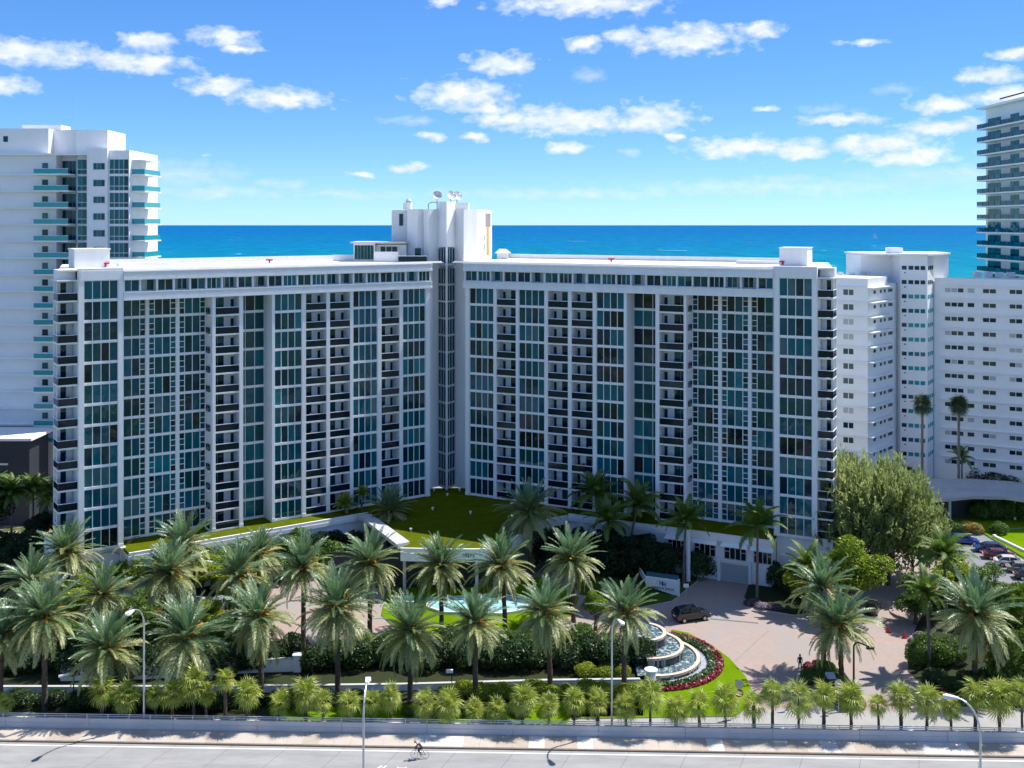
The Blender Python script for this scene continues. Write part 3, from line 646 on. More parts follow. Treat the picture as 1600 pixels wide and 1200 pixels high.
# raised turf deck over the entrance
DZ = 6.4
def D(x, y): return G(x, y, DZ)
dk = [FL.w(FL.u(556), -3.3), FL.w(FL.u(556), .2), FL.w(FL.u(671), .2), (-16,171), (-5,171), FR.w(FR.u(728), .2), FR.w(FR.u(898), .2), FR.w(FR.u(898), -2.9), D(838,812), D(800,843), D(794,856), D(745,858), D(700,858), D(628,857), D(637,846), D(584,806)]
deck = thing('entrance_deck', 'raised green turf deck between the two wings with white numbered fascia', 'deck', (D(700,858).x, D(700,858).y, 0))
DL = deck.location
dkr = [(p[0]-DL.x, p[1]-DL.y) for p in dk]
MB().prism(dkr, DZ-.1, DZ).build('turf', M_turf, deck)
MB().prism([(x*1.0, y*1.0) for x, y in dkr], DZ-1.5, DZ-.11).build('slab', M_white2, deck)
# front fascia, proud of the slab
fs = [D(626,858), D(700,859.5), D(745,859.5), D(796,857)]
for i in range(3):
    a_, b_ = fs[i], fs[i+1]; MB().prism([(a_.x-DL.x,a_.y-DL.y-.28),(b_.x-DL.x,b_.y-DL.y-.28),(b_.x-DL.x,b_.y-DL.y-.02),(a_.x-DL.x,a_.y-DL.y-.02)], DZ-1.5, DZ+.22).build('fascia', M_white, deck)
for (x, y) in ((632,862),(690,862),(745,862),(792,860),(650,840),(780,840)):
    p = D(x, y-6); MB().tube([(p.x-DL.x,p.y-DL.y,0),(p.x-DL.x,p.y-DL.y,DZ-1.5)], .22, 12).build('column', M_concrete, deck)
# pale roof strips of the two entrance ramps
for pts, zz_ in ((((558,803),(580,803),(640,846),(622,852)), 6.75), (((795,842),(835,812),(842,818),(803,850)), 6.75)):
    q = [G(x, y, zz_) for x, y in pts]; MB().prism([(v.x-DL.x, v.y-DL.y) for v in q], zz_-.5, zz_).build('ramp_wall', mat('ramp_cap', (.48,.48,.49), .8, .08, 1), deck)
MB().box(-16, 8, 3.5, 3.8, 0, DZ-1.52).build('entrance_wall', mat('entrance_dark_wall', (.03,.03,.035), .6, .1), deck)  # near-black colour stands in for the shade under the deck
def text_mesh(txt, size, m, extrude=.02):
    cu = bpy.data.curves.new('lettering', 'FONT'); cu.body = txt; cu.size = size; cu.extrude = extrude; cu.align_x = 'CENTER'; cu.resolution_u = 2
    ob = bpy.data.objects.new('lettering_tmp', cu); COL.objects.link(ob)
    dg = bpy.context.evaluated_depsgraph_get(); me = bpy.data.meshes.new_from_object(ob.evaluated_get(dg)); bpy.data.objects.remove(ob)
    me.name = 'lettering'; me.materials.clear(); me.materials.append(m); return me
nm_ = link('lettering', text_mesh('10275', .7, M_black), deck, (D(732,859).x-DL.x, D(732,859.5).y-DL.y-.33, DZ-.85)); nm_.rotation_euler = (R(90), 0, 0)
# small white spotlights standing on the turf
for i, (x, y, wd) in enumerate(((678,767,'by the left foot of the stair bay'),(718,767,'by the right foot of the stair bay'),(699,775,'in front of the stair prow'),(676,797,'in the left part of the shaded turf'),(735,803,'in the right part of the shaded turf'),(642,830,'in the sunlit corner of the turf'))):
    p = G(x, y, DZ); MB().lathe([(.0,.0),(.12,.0),(.12,.2),(.2,.26),(.2,.42),(.0,.46)], 10).build('garden_spotlight', M_trim, None, p)
    tag(bpy.context.scene.objects[-1] if False else COL.objects[-1], 'small white garden spotlight standing ' + wd, 'spotlight', 'spotlights on the turf deck')

# satellite dishes on the tower
def dish(x, y, Yd, rpx, label, azd):
    s = FP/Yd; p = Vector((XA(x, Yd), Yd, ZA(y, Yd))); r = rpx/s
    zb = 53.2 if p.x > -9.6 else (53.35 if p.x > -12.2 else 52.1)
    t_ = thing('satellite_dish', label, 'satellite dish', (p.x, p.y, zb), 0, 'satellite dishes on the stair tower')
    mb = MB(); prof = [(0, 0)] + [(r*i/6, .32*r*(i/6)**2) for i in range(1, 7)]
    mb.lathe(prof, 24); mb.lathe([(q, zz2-.05) for q, zz2 in prof], 24)
    o = mb.build('reflector', mat('dish_white', (.62,.62,.63), .55, .05, 3), t_, (0, 0, p.z-zb), 0, True); o.rotation_euler = (R(62), 0, R(azd))
    f = MB()
    for k in range(3):
        a = k*2.094; f.tube([(r*.95*math.cos(a), r*.95*math.sin(a), .28*r), (0, 0, .95*r)], .03, 5)
    f.box(-.1,.1,-.1,.1,.9*r,1.1*r); f.build('feed_arm', M_metal, o)
    MB().tube([(0,0,0),(0,.05,p.z-zb)], .1, 8).build('mast', M_metal, t_)
dish(683, 306, 174, 7.6, 'grey satellite dish left of the other two on the stair tower', 8)
dish(704.5, 306.5, 173.5, 8.2, 'white satellite dish in the middle above the stair prow', 35)
dish(714, 307, 175.5, 8.0, 'white satellite dish at the right of the stair tower top', 38)
# red lights on the roof
for x, y, fr, wd in ((165,414,FL,'near the left machine room'),(421,408,FL,'half way along the left wing'),(955,407,FR,'half way along the right wing'),(1223,408,FR,'beside the right machine room')):
    a = fr.u(x, 6); p = fr.w(a, 6, 43.55)
    t_ = thing('roof_beacon', 'small red beacon on the white roof ' + wd, 'beacon', p, 0, 'red roof beacons')
    MB().tube([(0,0,0),(0,0,.7)], .05, 6).build('post', M_metal, t_); MB().box(-.5,.5,-.12,.12,.65,.85).tube([(0,0,.3),(0,0,.65)], .16, 8).build('lamp', mat('beacon_red', (.6,.02,.05), .5), t_)
# ------------------------------------------------------------------ left neighbouring tower
TY = 183.0; TS = FP/TY
def tx(x, Y=TY): return XA(x, Y)
lt = thing('condominium_tower', 'tall white tower with turquoise balcony glass behind the left wing', 'tower', (tx(100), TY, 0))
LO = lt.location
def lbox(nm, x0, x1, y0, y1, z0, z1, m): return MB().box(x0-LO.x, x1-LO.x, y0-LO.y, y1-LO.y, z0, z1).build(nm, m, lt)
FH2 = 26.0/TS; ztop2 = ZA(243, TY)
M_tw = mat('tower_white', (.86,.86,.86), .6, .03, .3)
lbox('wall', tx(-160), tx(88), TY, TY+20, 0, ztop2, M_tw); lbox('wall', tx(88.2), tx(117), TY+2.2, TY+20, 0, ztop2, M_tw)
lbox('wall', tx(117.2), tx(140), TY+1.0, TY+20, 0, ztop2, M_tw)
lbox('pier', tx(140.2), tx(172), TY-1.2, TY+20, 0, ZA(232, TY-1.2), M_tw); lbox('wall', tx(172.2), tx(204), TY-.6, TY+14, 0, ZA(235, TY), M_tw)
lbox('penthouse', tx(-30), tx(72), TY+1, TY+9, ztop2, ZA(200, TY), M_tw); lbox('penthouse', tx(72.2), tx(116), TY+3, TY+9, ztop2, ZA(203, TY+3), M_tw); lbox('penthouse', tx(113), tx(163), TY+1.5, TY+10, ztop2, ZA(202, TY), M_tw)
lbox('penthouse', tx(18), tx(80), TY+4, TY+8, ZA(200.5, TY), ZA(192, TY), M_tw); lbox('roof_slab', tx(-160), tx(140), TY-.8, TY+12, ztop2, ztop2+.35, M_tw)
lbox('window', tx(1), tx(8), TY+.95, TY+1.1, ZA(221, TY), ZA(212, TY), GL[3])
lbox('antenna_mast', tx(95.5), tx(96), TY+5, TY+5.06, ZA(200, TY), ZA(140, TY), M_metal)
for k in range(17):
    zf = ZA(272, TY) - k*FH2
    if zf < 3: break
    MB().box(tx(-160)-LO.x, tx(112)-LO.x, -.5, 2.3, zf-.25, zf).build('floor_slab', M_tw, lt)
    b_ = MB().box(tx(59)-LO.x, tx(113)-LO.x, -1.7, 2.2, zf-.22, zf+.02).build('balcony', M_tw, lt)
    MB().box(tx(59.3)-LO.x, tx(112.5)-LO.x, -1.66, -1.62, zf+.05, zf+.85).build('railing_panel', M_turq, b_)
    MB().box(tx(59)-LO.x, tx(113)-LO.x, -1.7, -1.6, zf+.85, zf+.92).build('top_rail', M_trim, b_)
    for (xa, xb, yo, za, zb) in ((66,75,-.04,.9,1.95),):
        MB().box(tx(xa)-LO.x, tx(xb)-LO.x, yo, yo+.1, zf+za, zf+zb).build('window', GL[3] if k % 3 else GL[6], lt)
    for j in range(4): MB().box(tx(89.5+j*5.4)-LO.x, tx(94.2+j*5.4)-LO.x, 2.1, 2.22, zf+.1, zf+FH2-.5).build('sliding_door', GL[1 if j % 2 else 3], lt)
    for j in range(3): 
        w_ = MB().box(tx(118.2+j*7)-LO.x, tx(124.3+j*7)-LO.x, .9, 1.02, zf+.05, zf+.8).box(tx(118.2+j*7)-LO.x, tx(124.3+j*7)-LO.x, .9, 1.02, zf+.95, zf+FH2-.35).build('window', GL[1 if j else 5], lt)
    for j in range(3): MB().box(tx(150.5+j*6)-LO.x, tx(155.7+j*6)-LO.x, -1.28, -1.18, zf+.75, zf+1.85).build('window', GL[(1,0,3)[j]], lt)
    for j in range(4): MB().box(tx(173.8+j*7.4)-LO.x, tx(180.2+j*7.4)-LO.x, -.66, -.58, zf+.05, zf+.72).box(tx(173.8+j*7.4)-LO.x, tx(180.2+j*7.4)-LO.x, -.66, -.58, zf+.85, zf+FH2-.4).build('window', GL[(0,1,0,3)[j]], lt)
    s_ = MB().box(tx(204.2)-LO.x, tx(225)-LO.x, 0.5, 9, zf-.22, zf).build('balcony', M_tw, lt)
    MB().box(tx(204.5)-LO.x, tx(223.5)-LO.x, .6, .64, zf+.05, zf+.9).build('railing_panel', M_turq, s_)
    MB().box(tx(223.6)-LO.x, tx(224)-LO.x, .6, 8.8, zf+.05, zf+.9).build('railing_panel', M_turq, s_)
    MB().box(tx(204.2)-LO.x, tx(225)-LO.x, .55, .7, zf+.9, zf+.97).build('top_rail', M_trim, s_)
MB().box(tx(204.2)-LO.x, tx(225)-LO.x, .5, 8, ZA(250,TY), ZA(249,TY)).build('roof_slab', M_tw, lt)
# low dark pavilion at the foot of the left tower
pv = thing('garden_pavilion', 'low dark pavilion with a flat roof beyond the left end of the building', 'pavilion', (tx(20), 172, 0))
MB().box(-22, 8, 0, 7, 0, 14.2).build('wall', mat('pavilion_dark', (.03,.035,.045), .6), pv); MB().box(-23, 9, -1.5, 8, 14.2, 14.6).build('roof', M_white2, pv); MB().box(-22, 5, -1.2, -.9, 10.2, 10.5).build('ledge', M_metal, pv)
# ------------------------------------------------------------------ right white building
rw = thing('white_apartment_house', 'white apartment house with ribbon ledges and stair tower at right', 'building', (78, 200, 0)); WO = rw.location
M_rw = mat('right_white', (.87,.87,.86), .6, .03, .3)
A1 = Vector((60.0,195.5,0)); A2 = Vector((65.6,192.4,0)); A3 = Vector((76.5,204.5,0)); S1 = Vector((74.6,202.0,0)); B0 = Vector((82.0,202.5,0)); B1 = Vector((116,185.0,0))
def rr_(v): return (v.x-WO.x, v.y-WO.y)
ZR = 39.4; FH3 = 2.75
MB().prism([rr_(A1), rr_(A2), rr_(A3), (rr_(A3)[0], 14), (-22, 14)], 0, 38.2).prism([rr_(A1), rr_(A2), rr_(A2+(A3-A2)*.55), (-18, 14)], 38.2, ZR+.2).build('wall', M_rw, rw)
MB().prism([rr_(B0), rr_(B1), (rr_(B1)[0]+8, 12), (2, 16)], 0, 38.6).build('wall', M_rw, rw)
MB().prism([rr_(B0+Vector((.2,.1,0))), rr_(B1), (rr_(B1)[0], -14.4), (4.1, 2.6)], 38.6, ZR-.2).build('parapet', M_rw, rw)
# stair tower
T1 = Vector((XA(1407,201),201,0)); T2 = Vector((XA(1449,199),199,0)); T3 = Vector((XA(1459,203),203,0)); T0 = Vector((XA(1345,205),205,0)); T5 = Vector((XA(1482,207),207,0))
MB().prism([rr_(T1), rr_(T2), rr_(T3), (4,14), (-4,14)], 0, 43.6).build('stair_tower', M_rw, rw)
MB().prism([rr_(T0), rr_(T1+Vector((0,4,0))), (-3,14), (rr_(T0)[0],14)], 37, 43.55).build('tower_wing', M_rw, rw)
MB().prism([rr_(T3+Vector((0,1,0))), rr_(T5), (rr_(T5)[0],14), (4,14)], 37, 43.55).build('tower_wing', M_rw, rw)
MB().prism([(rr_(T0)[0]-.3, rr_(T0)[1]-.3), (rr_(T1)[0]-1, rr_(T1)[1]-.8), (rr_(T2)[0], rr_(T2)[1]-.6), (rr_(T5)[0]+.3, rr_(T5)[1]-.3), (rr_(T5)[0]+.3,14.3), (rr_(T0)[0]-.3,14.3)], 43.62, 43.95).build('tower_roof', M_rw, rw)
MB().box(XA(1392,203)-WO.x, XA(1411,203)-WO.x, 3, 6, 43.95, 45.0).build('machine_room', M_rw, rw)
def wallpiece(a, b_, t0, t1, z0, z1, out, nm, m, par=None, deep=.08):
    d = (b_-a); l = d.length; d = d.normalized(); n = Vector((d.y, -d.x, 0)); p0 = a+d*(l*t0); p1 = a+d*(l*t1)
    return MB().prism([rr_(p0+n*out), rr_(p1+n*out), rr_(p1-n*deep), rr_(p0-n*deep)], z0, z1).build(nm, m, rw)
M_gw = glassmat('clear_dark_glass', (.05,.06,.065), .5); M_gb = mat('white_blind', (.45,.47,.46), .5, .1, 4)
for k in range(13):
    zf = 38.0 - k*FH3
    if zf < 3: continue
    wallpiece(A1, A2, -.02, 1.02, zf-.25, zf-.05, .28, 'ledge', M_rw); wallpiece(A1, A2, .32, .60, zf-1.55, zf-.55, .05, 'window', random.choice([M_gw, M_gw, M_gb, GL[3]]))
    for t_ in (.455,): wallpiece(A1, A2, t_, t_+.02, zf-1.55, zf-.55, .08, 'window_mullion', M_rw)
    wallpiece(A2, A3, 0, .62, zf-.25, zf-.08, 1.0, 'ledge', M_rw)
    for t0, t1 in ((.16,.22),(.34,.39),(.45,.50),(.58,.70)): wallpiece(A2, A3, t0, t1, zf-1.35, zf-.75, .05, 'window', M_gw)
    wallpiece(B0, B1, .03, 1.0, zf-.25, zf-.08, .3, 'ledge', M_rw)
    for t0, t1 in ((.05,.075),(.08,.105),(.11,.135),(.155,.185),(.225,.252),(.256,.283),(.345,.37),(.374,.40),(.50,.525),(.53,.556),(.66,.685),(.69,.715),(.80,.83)): wallpiece(B0, B1, t0, t1, zf-1.5, zf-.75, .05, 'window', random.choice([M_gw, M_gw, M_gw, M_gb, GL[3]]))
for k in range(15):
    zf = 41.6 - k*FH3
    if zf < 4: continue
    for t0, t1, mm in ((.05,.23,GL[3]),(.30,.48,GL[5]),(.53,.70,GL[5]),(.75,.92,GL[5])): wallpiece(T1, T2, t0, t1, zf-.75, zf, .05, 'window', GL[3] if k < 2 else (M_turq if mm is GL[5] and k % 3 else mm))
    for j in range(3): wallpiece(T2, T3, .1+.28*j, .3+.28*j, zf-.75, zf, .05, 'window', M_turq if k > 1 else M_gw)
    wallpiece(T1, T2, .14, .2, zf-1.45, zf-1.25, .05, 'vent', GL[3])
for i in range(7):
    bx = MB().box(-14+i*2.3 if i < 3 else 6+i*2.2, -13.2+i*2.3 if i < 3 else 7.2+i*2.2, 4, 5.2, 39.4 if i < 3 else 39.2, 40.2).build('roof_unit', M_metal, rw)
# entrance canopy of the right building
cp = thing('entrance_canopy', 'curved grey entrance canopy on posts before the right white building', 'canopy', (XA(1500,166),168,0)); CO = cp.location
arc_o = [G(x, y, 4.6) for x, y in ((1398,792),(1430,786),(1470,780),(1520,775),(1570,776),(1640,786),(1700,800))]
arc_i = [G(x, y, 4.6) for x, y in ((1700,770),(1640,760),(1580,752),(1520,748),(1460,748),(1420,755),(1392,765))]
MB().prism([(p.x-CO.x, p.y-CO.y) for p in arc_o+arc_i], 4.1, 4.6).build('roof', mat('canopy_grey', (.34,.35,.36), .8, .15, .3), cp)
for x, y in ((1440,783),(1488,777),(1545,774),(1590,777)):
    p = G(x, y, 4.1); MB().tube([(p.x-CO.x,p.y-CO.y+1,0),(p.x-CO.x,p.y-CO.y+1,4.1)], .22, 10).build('post', M_white, cp)
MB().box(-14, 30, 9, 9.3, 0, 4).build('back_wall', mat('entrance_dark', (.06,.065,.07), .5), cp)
# ------------------------------------------------------------------ right far tower
ft = thing('balcony_tower', 'tall white tower with dark glass balcony rails cut by the right edge', 'tower', (122, 220, 0)); TO = ft.location
X0 = 110.4; Y0, Y1 = 192.0, 243.0
def tb(nm, x0, x1, y0, y1, z0, z1, m, par=None): return MB().box(x0-TO.x, x1-TO.x, y0-TO.y, y1-TO.y, z0, z1).build(nm, m, par or ft)
ztf = ZA(168, 238); tb('wall', X0, X0+26, Y0, Y1, 0, ztf, M_tw); tb('roof_slab', X0-1.9, X0+26, Y0, Y1+1, ztf, ztf+.5, M_tw); tb('machine_room', X0+3.2, X0+14, 212, 228, ztf+.5, ztf+6, M_tw)
MB().tube([(X0-TO.x-.5,15,ztf+1.6),(X0-TO.x+3,10,ztf+2.6),(X0-TO.x+6,5,ztf+2.4)], .18, 6).tube([(X0-TO.x+3,10,ztf+.5),(X0-TO.x+3,10,ztf+2.6)], .2, 6).build('window_hoist', M_black, ft)
rng = random.Random(3)
for k in range(22):
    zf = ZA(196.5+4, 240) - k*2.98
    if zf < 20: break
    b_ = tb('balcony', X0-2.4, X0-.02, Y0, Y1-.5, zf-.3, zf, M_tw)
    for j in range(17): tb('railing_panel', X0-2.36, X0-2.3, Y1-.7-(j+1)*2.9+.12, Y1-.7-j*2.9-.12, zf+.06, zf+1.0, GL[3] if j % 3 else GL[1], b_)
    MB().box(X0-2.36-TO.x, X0-.1-TO.x, Y1-.6-TO.y, Y1-.54-TO.y, zf+.06, zf+1.0).build('railing_panel', GL[3], b_)
    y = Y1-1.0
    for wd, kd in ((6.5,1),(4.5,0),(4,1),(2.5,0),(5.5,1),(3,0),(6,1),(3,0),(5,1)):
        if kd:
            n_ = max(2, int(wd/1.4))
            for j in range(n_): tb('window', X0-.06, X0+.02, y-wd*(j+1)/n_+.1, y-wd*j/n_, zf+.1, zf+2.3, rng.choice(GL[:4]))
        y -= wd
# ------------------------------------------------------------------ boats on the sea
def motor_boat(x, y, L_, label, face):
    p = G(x, y, -2); t_ = thing('motor_boat', label, 'boat', p, 0, 'boats on the sea')
    k = face
    hull = MB(); pr = [(-.5,-.13,0),(.25,-.13,0),(.5,0,0),(.25,.13,0),(-.5,.13,0)]
    hull.add([(a*L_*k, b_*L_, 0) for a, b_, c in pr]+[(a*L_*k*1.06, b_*L_*1.2, .14*L_) for a, b_, c in pr], [(0,1,6,5),(1,2,7,6),(2,3,8,7),(3,4,9,8),(4,0,5,9),(5,6,7,8,9)])
    hull.build('hull', M_trim, t_); MB().box(-.22*L_, .12*L_, -.1*L_, .1*L_, .14*L_, .30*L_).build('cabin', M_trim, t_); MB().box(-.2*L_, .1*L_, -.102*L_, -.1*L_, .19*L_, .26*L_).build('cabin_window', GL[3], t_)
    MB().tube([(-.05*L_,0,.3*L_),(-.05*L_,0,.52*L_)], .02*L_, 6).build('mast', M_metal, t_)
    w = MB()
    for i in range(14):
        a = -k*(.5*L_+i*L_*.32); ww = .16*L_*(1+i*.10); w.box(min(a, a-k*L_*.30), max(a, a-k*L_*.30), -ww, ww*.8, .02+i*.001, .5*(1-i/15)+.05)
    tag(w.build('wake', mat('foam', (.75,.80,.82), .9, .1, .2), None, p), 'white foam wake trailing behind the ' + label.split(' on ')[0], 'wake', 'boat wakes')
motor_boat(891, 377, 9, 'small white motor boat on the sea near the stair tower', -1)
motor_boat(1030, 391.5, 10, 'larger white motor boat on the sea above the right wing', -1)
p = G(1367, 373, -2); sb = thing('sailboat', 'white sailboat out at sea near the right tower', 'boat', p, 0, 'boats on the sea')
MB().add([(-7,-1.5,0),(4,-1.5,0),(8,0,.4),(4,1.5,0),(-7,1.5,0),(-7.5,-1.8,1.6),(4,-1.8,1.6),(8.6,0,1.9),(4,1.8,1.6),(-7.5,1.8,1.6)], [(0,1,6,5),(1,2,7,6),(2,3,8,7),(3,4,9,8),(4,0,5,9),(5,6,7,8,9)]).build('hull', M_trim, sb)
MB().tube([(0,0,1.6),(0,0,20)], .15, 6).build('mast', M_metal, sb)
MB().prism([(-6.5,-.05),(-.2,-.05),(-.2,.05),(-6.5,.05)], 2.6, [3,19.5,19.5,3]).build('main_sail', M_trim, sb); MB().prism([(.3,-.05),(7.5,-.05),(7.5,.05),(.3,.05)], 2.2, [17,2.6,2.6,17]).build('jib', M_trim, sb)

# ------------------------------------------------------------------ barrier, railing, walls
bar_t = thing('road_barrier', 'long pale concrete barrier wall with metal handrail along the road', 'barrier', RP(0, 2.6))
i = 0; bl = 8.35
M_bar = mat('barrier_concrete', (.50,.48,.48), .85, .1, .5, .15, 20, col2=(.56,.545,.54))
for i in range(-8, 9):
    a_, b_ = i*bl, (i+1)*bl-.03
    if abs(a_) > 64: continue
    MB().box(a_, b_, 0, .34, .0, .62).box(a_, b_, .03, .34, .62, 1.10).box(a_, b_, -.02, .05, .60, .635).build('panel', M_bar, bar_t, (0,0,0), RA)
for i in range(-24, 26):
    MB().box(-.04, .04, .10, .2, 1.10, 1.50).build('post', M_alu, bar_t, RD*(i*2.1)+Vector((0,0,0)), RA)
for zz_ in (1.30, 1.48): MB().tube([(-56, .15, zz_), (56, .15, zz_)], .045, 6).build('handrail', M_alu, bar_t, (0,0,0), RA)
def wall_path(name, pts, h, th, m, label, cat='wall', cap=True, z0=0):
    t_ = thing(name, label, cat, pts[0]); o = Vector(pts[0])
    for i in range(len(pts)-1):
        a_, b_ = Vector(pts[i])-o, Vector(pts[i+1])-o; d = (b_-a_).normalized(); n_ = Vector((-d.y, d.x, 0))*th/2
        MB().prism([(q.x,q.y) for q in (a_-n_, b_-n_, b_+n_, a_+n_)], z0, h).build('wall_section', m, t_)
        if cap:
            n2 = n_*1.35; MB().prism([(q.x,q.y) for q in (a_-n2, b_-n2, b_+n2, a_+n2)], h, h+.08).build('coping', M_concrete, t_)
    return t_
wall_path('garden_wall', [G(-40,1084), G(200,1084), G(420,1083), G(640,1080), G(850,1074), G(1000,1072)], .75, .3, M_white2, 'low white garden wall behind the small palms leading to the fountain')
wall_path('boundary_wall', [G(95,1065), G(230,1062), G(400,1052), G(460,1050)], 1.5, .3, M_white2, 'taller white wall half hidden by palms at the left')
t_ = thing('gate_pillar', 'square white pillar at the end of the left boundary wall', 'pillar', G(465, 1050)); MB().box(-.4,.4,-.4,.4,0,1.9).build('shaft', M_white2, t_); MB().box(-.5,.5,-.5,.5,1.9,2.05).build('cap', M_white, t_)

# ------------------------------------------------------------------ tiered fountain
fc = G(1012, 1034); fo = thing('tiered_fountain', 'curved fountain of three stone tiers with falling water', 'fountain', fc)
M_tile = mat('dark_fountain_tile', (.035,.04,.045), .25, .2, 4, spec=.6); M_cop = mat('fountain_coping', (.62,.50,.38), .7, .08, 3)
mw = bpy.data.materials.new('fountain_water'); t = nt(mw); N = t.nodes; L = t.links; b = N['Principled BSDF']; b.inputs['Roughness'].default_value = .08
g = N.new('ShaderNodeNewGeometry'); n = N.new('ShaderNodeTexNoise'); n.inputs['Scale'].default_value = 2.2; n.inputs['Detail'].default_value = 6; L.new(g.outputs['Position'], n.inputs['Vector'])
c = N.new('ShaderNodeValToRGB'); c.color_ramp.elements[0].position = .48; c.color_ramp.elements[0].color = (.05,.10,.11,1); c.color_ramp.elements[1].position = .66; c.color_ramp.elements[1].color = (.50,.56,.60,1); L.new(n.outputs['Fac'], c.inputs[0]); L.new(c.outputs[0], b.inputs['Base Color'])
mf = mat('falling_water', (.05,.06,.065), .3, .6, 5, stretch=(3,3,.2), col2=(.42,.45,.47))
A0, A1_ = R(-96), R(62)
def tier(cx, cy, r, zr, zw, zfloor, nm):
    MB().lathe([(r-.42, zr-.3), (r-.42, zr), (r, zr), (r, zr-.25), (r-.08, zr-.25), (r-.08, zfloor)], 30, cx, cy, 0, A0, A1_).build(nm+'_coping', M_cop, fo)
    MB().lathe([(r-.06, zr-.26), (r-.06, zfloor)], 30, cx, cy, 0, A0, A1_).build(nm+'_wall', M_tile, fo)
    mb = MB()
    pts = [(cx+(r-.4)*math.cos(A0+(A1_-A0)*j/30), cy+(r-.4)*math.sin(A0+(A1_-A0)*j/30)) for j in range(31)]
    mb.sheet([(cx-2, pts[-1][1])] + pts[::-1] + [(cx-2, pts[0][1])], zw); mb.build(nm+'_water', mw, fo)
    rg = random.Random(int(r*10))
    for j in range(26):
        a = rg.uniform(A0, A1_); w_ = rg.uniform(.006,.03)
        MB().lathe([(r+.02, zr-.02), (r+.07, zr-.3), (r+.06, max(zfloor,0)+.05)], 2, cx, cy, 0, a-w_, a+w_).build('falling_water', mf, fo)
tier(-.4, 2.6, 2.9, 2.5, 2.36, 1.45, 'upper_tier'); tier(0, 1.4, 4.3, 1.55, 1.4, .55, 'middle_tier'); tier(.3, .5, 5.7, .65, .48, 0, 'lower_tier')
for tt in range(10):
    a = R(-88)+tt*R(9); p = (.3+4.9*math.cos(a), .5+4.9*math.sin(a)); MB().tube([(p[0],p[1],.5),(p[0],p[1],1.15)], [.07,.03], 6).build('water_jet', mat('jet_white', (.85,.88,.9), .4, 0), fo)
MB().lathe([(5.75,.13),(6.5,.16)], 40, .3, .5, 0, R(-105), R(62)).build('gravel_ring', mat('fountain_gravel', (.34,.37,.42), .9, .5, 9, .6, 30), fo)
MB().lathe([(0,0),(.55,0),(.55,1.1),(.72,1.15),(.72,1.3),(.45,1.42),(0,1.45)], 16, -.3, -5.0).build('end_pillar', M_white2, fo)
def arcbed(nm, r0, r1, h, m, label, leaf, cx=.3, cy=.5, a0=R(-108), a1=R(64), n=900):
    o = fc; mb = MB(); rg = random.Random(5)
    mb.lathe([(r0,.1),(r0,h*.7),(r1,h*.7),(r1,.1)], 44, cx, cy, 0, a0, a1)
    for _ in range(n):
        a = rg.uniform(a0, a1); r = rg.uniform(r0, r1); z = h*rg.uniform(.6,1.05); s_ = rg.uniform(.09,.2)
        c_ = Vector((cx+r*math.cos(a), cy+r*math.sin(a), z)); d1 = Vector((rg.uniform(-1,1),rg.uniform(-1,1),rg.uniform(-.2,.9))).normalized()*s_; d2 = Vector((-d1.y,d1.x,rg.uniform(-.5,.5)*s_)).normalized()*s_*.6
        mb.quad(c_-d1, c_+d2, c_+d1, c_-d2, 1)
    tag(mb.build(nm, [leaf, leaf], None, o), label, 'hedge')
M_hedge = leafmat('hedge_leaf', (.018,.055,.010), (.055,.125,.018)); M_redl = leafmat('red_leaf', (.16,.004,.014), (.30,.012,.035), .2)
arcbed('low_hedge', 6.55, 7.5, .55, 0, 'curved low green hedge around the fountain', M_hedge, n=1800); arcbed('red_flower_bed', 7.55, 8.3, .4, 0, 'curved band of crimson bedding plants around the fountain', M_redl, n=2200)

# ------------------------------------------------------------------ island pool
pl0 = G(735, 950); pf = thing('island_pool', 'turquoise pool with white rim on the lawn island', 'pool', pl0)
pp = [G(x, y) for x, y in ((672,940),(780,934),(826,942),(820,956),(780,962),(695,960),(670,952))]
MB().prism([((p.x-pl0.x)*1.07,(p.y-pl0.y)*1.12) for p in pp], .1, .45).build('rim', M_white, pf); MB().prism([(p.x-pl0.x,p.y-pl0.y) for p in pp], .40, .47).build('water', mat('pool_water', (.10,.42,.44), .1, .25, 1.2, col2=(.55,.75,.76), spec=.6), pf)
for j in range(5): MB().tube([(-3+j*2.2, .5, .45), (-3+j*2.2, .5, 1.5)], [.22,.05], 6).build('water_jet', mat('jet_white', (.85,.88,.9), .4, 0), pf)
q = G(636, 944); lb_ = thing('turquoise_lounge', 'white garden bench with turquoise cushions by the island pool', 'bench', q); MB().box(-.9,.9,-.4,.4,.25,.45).build('seat', M_trim, lb_); MB().box(-.9,.9,.3,.42,.45,1.0).build('backrest', mat('turquoise_cushion', (.06,.42,.40), .8), lb_)
for x in (-.8,.7):
    for y in (-.35,.25): MB().box(x,x+.1,y,y+.1,0,.25).build('leg', M_trim, lb_)
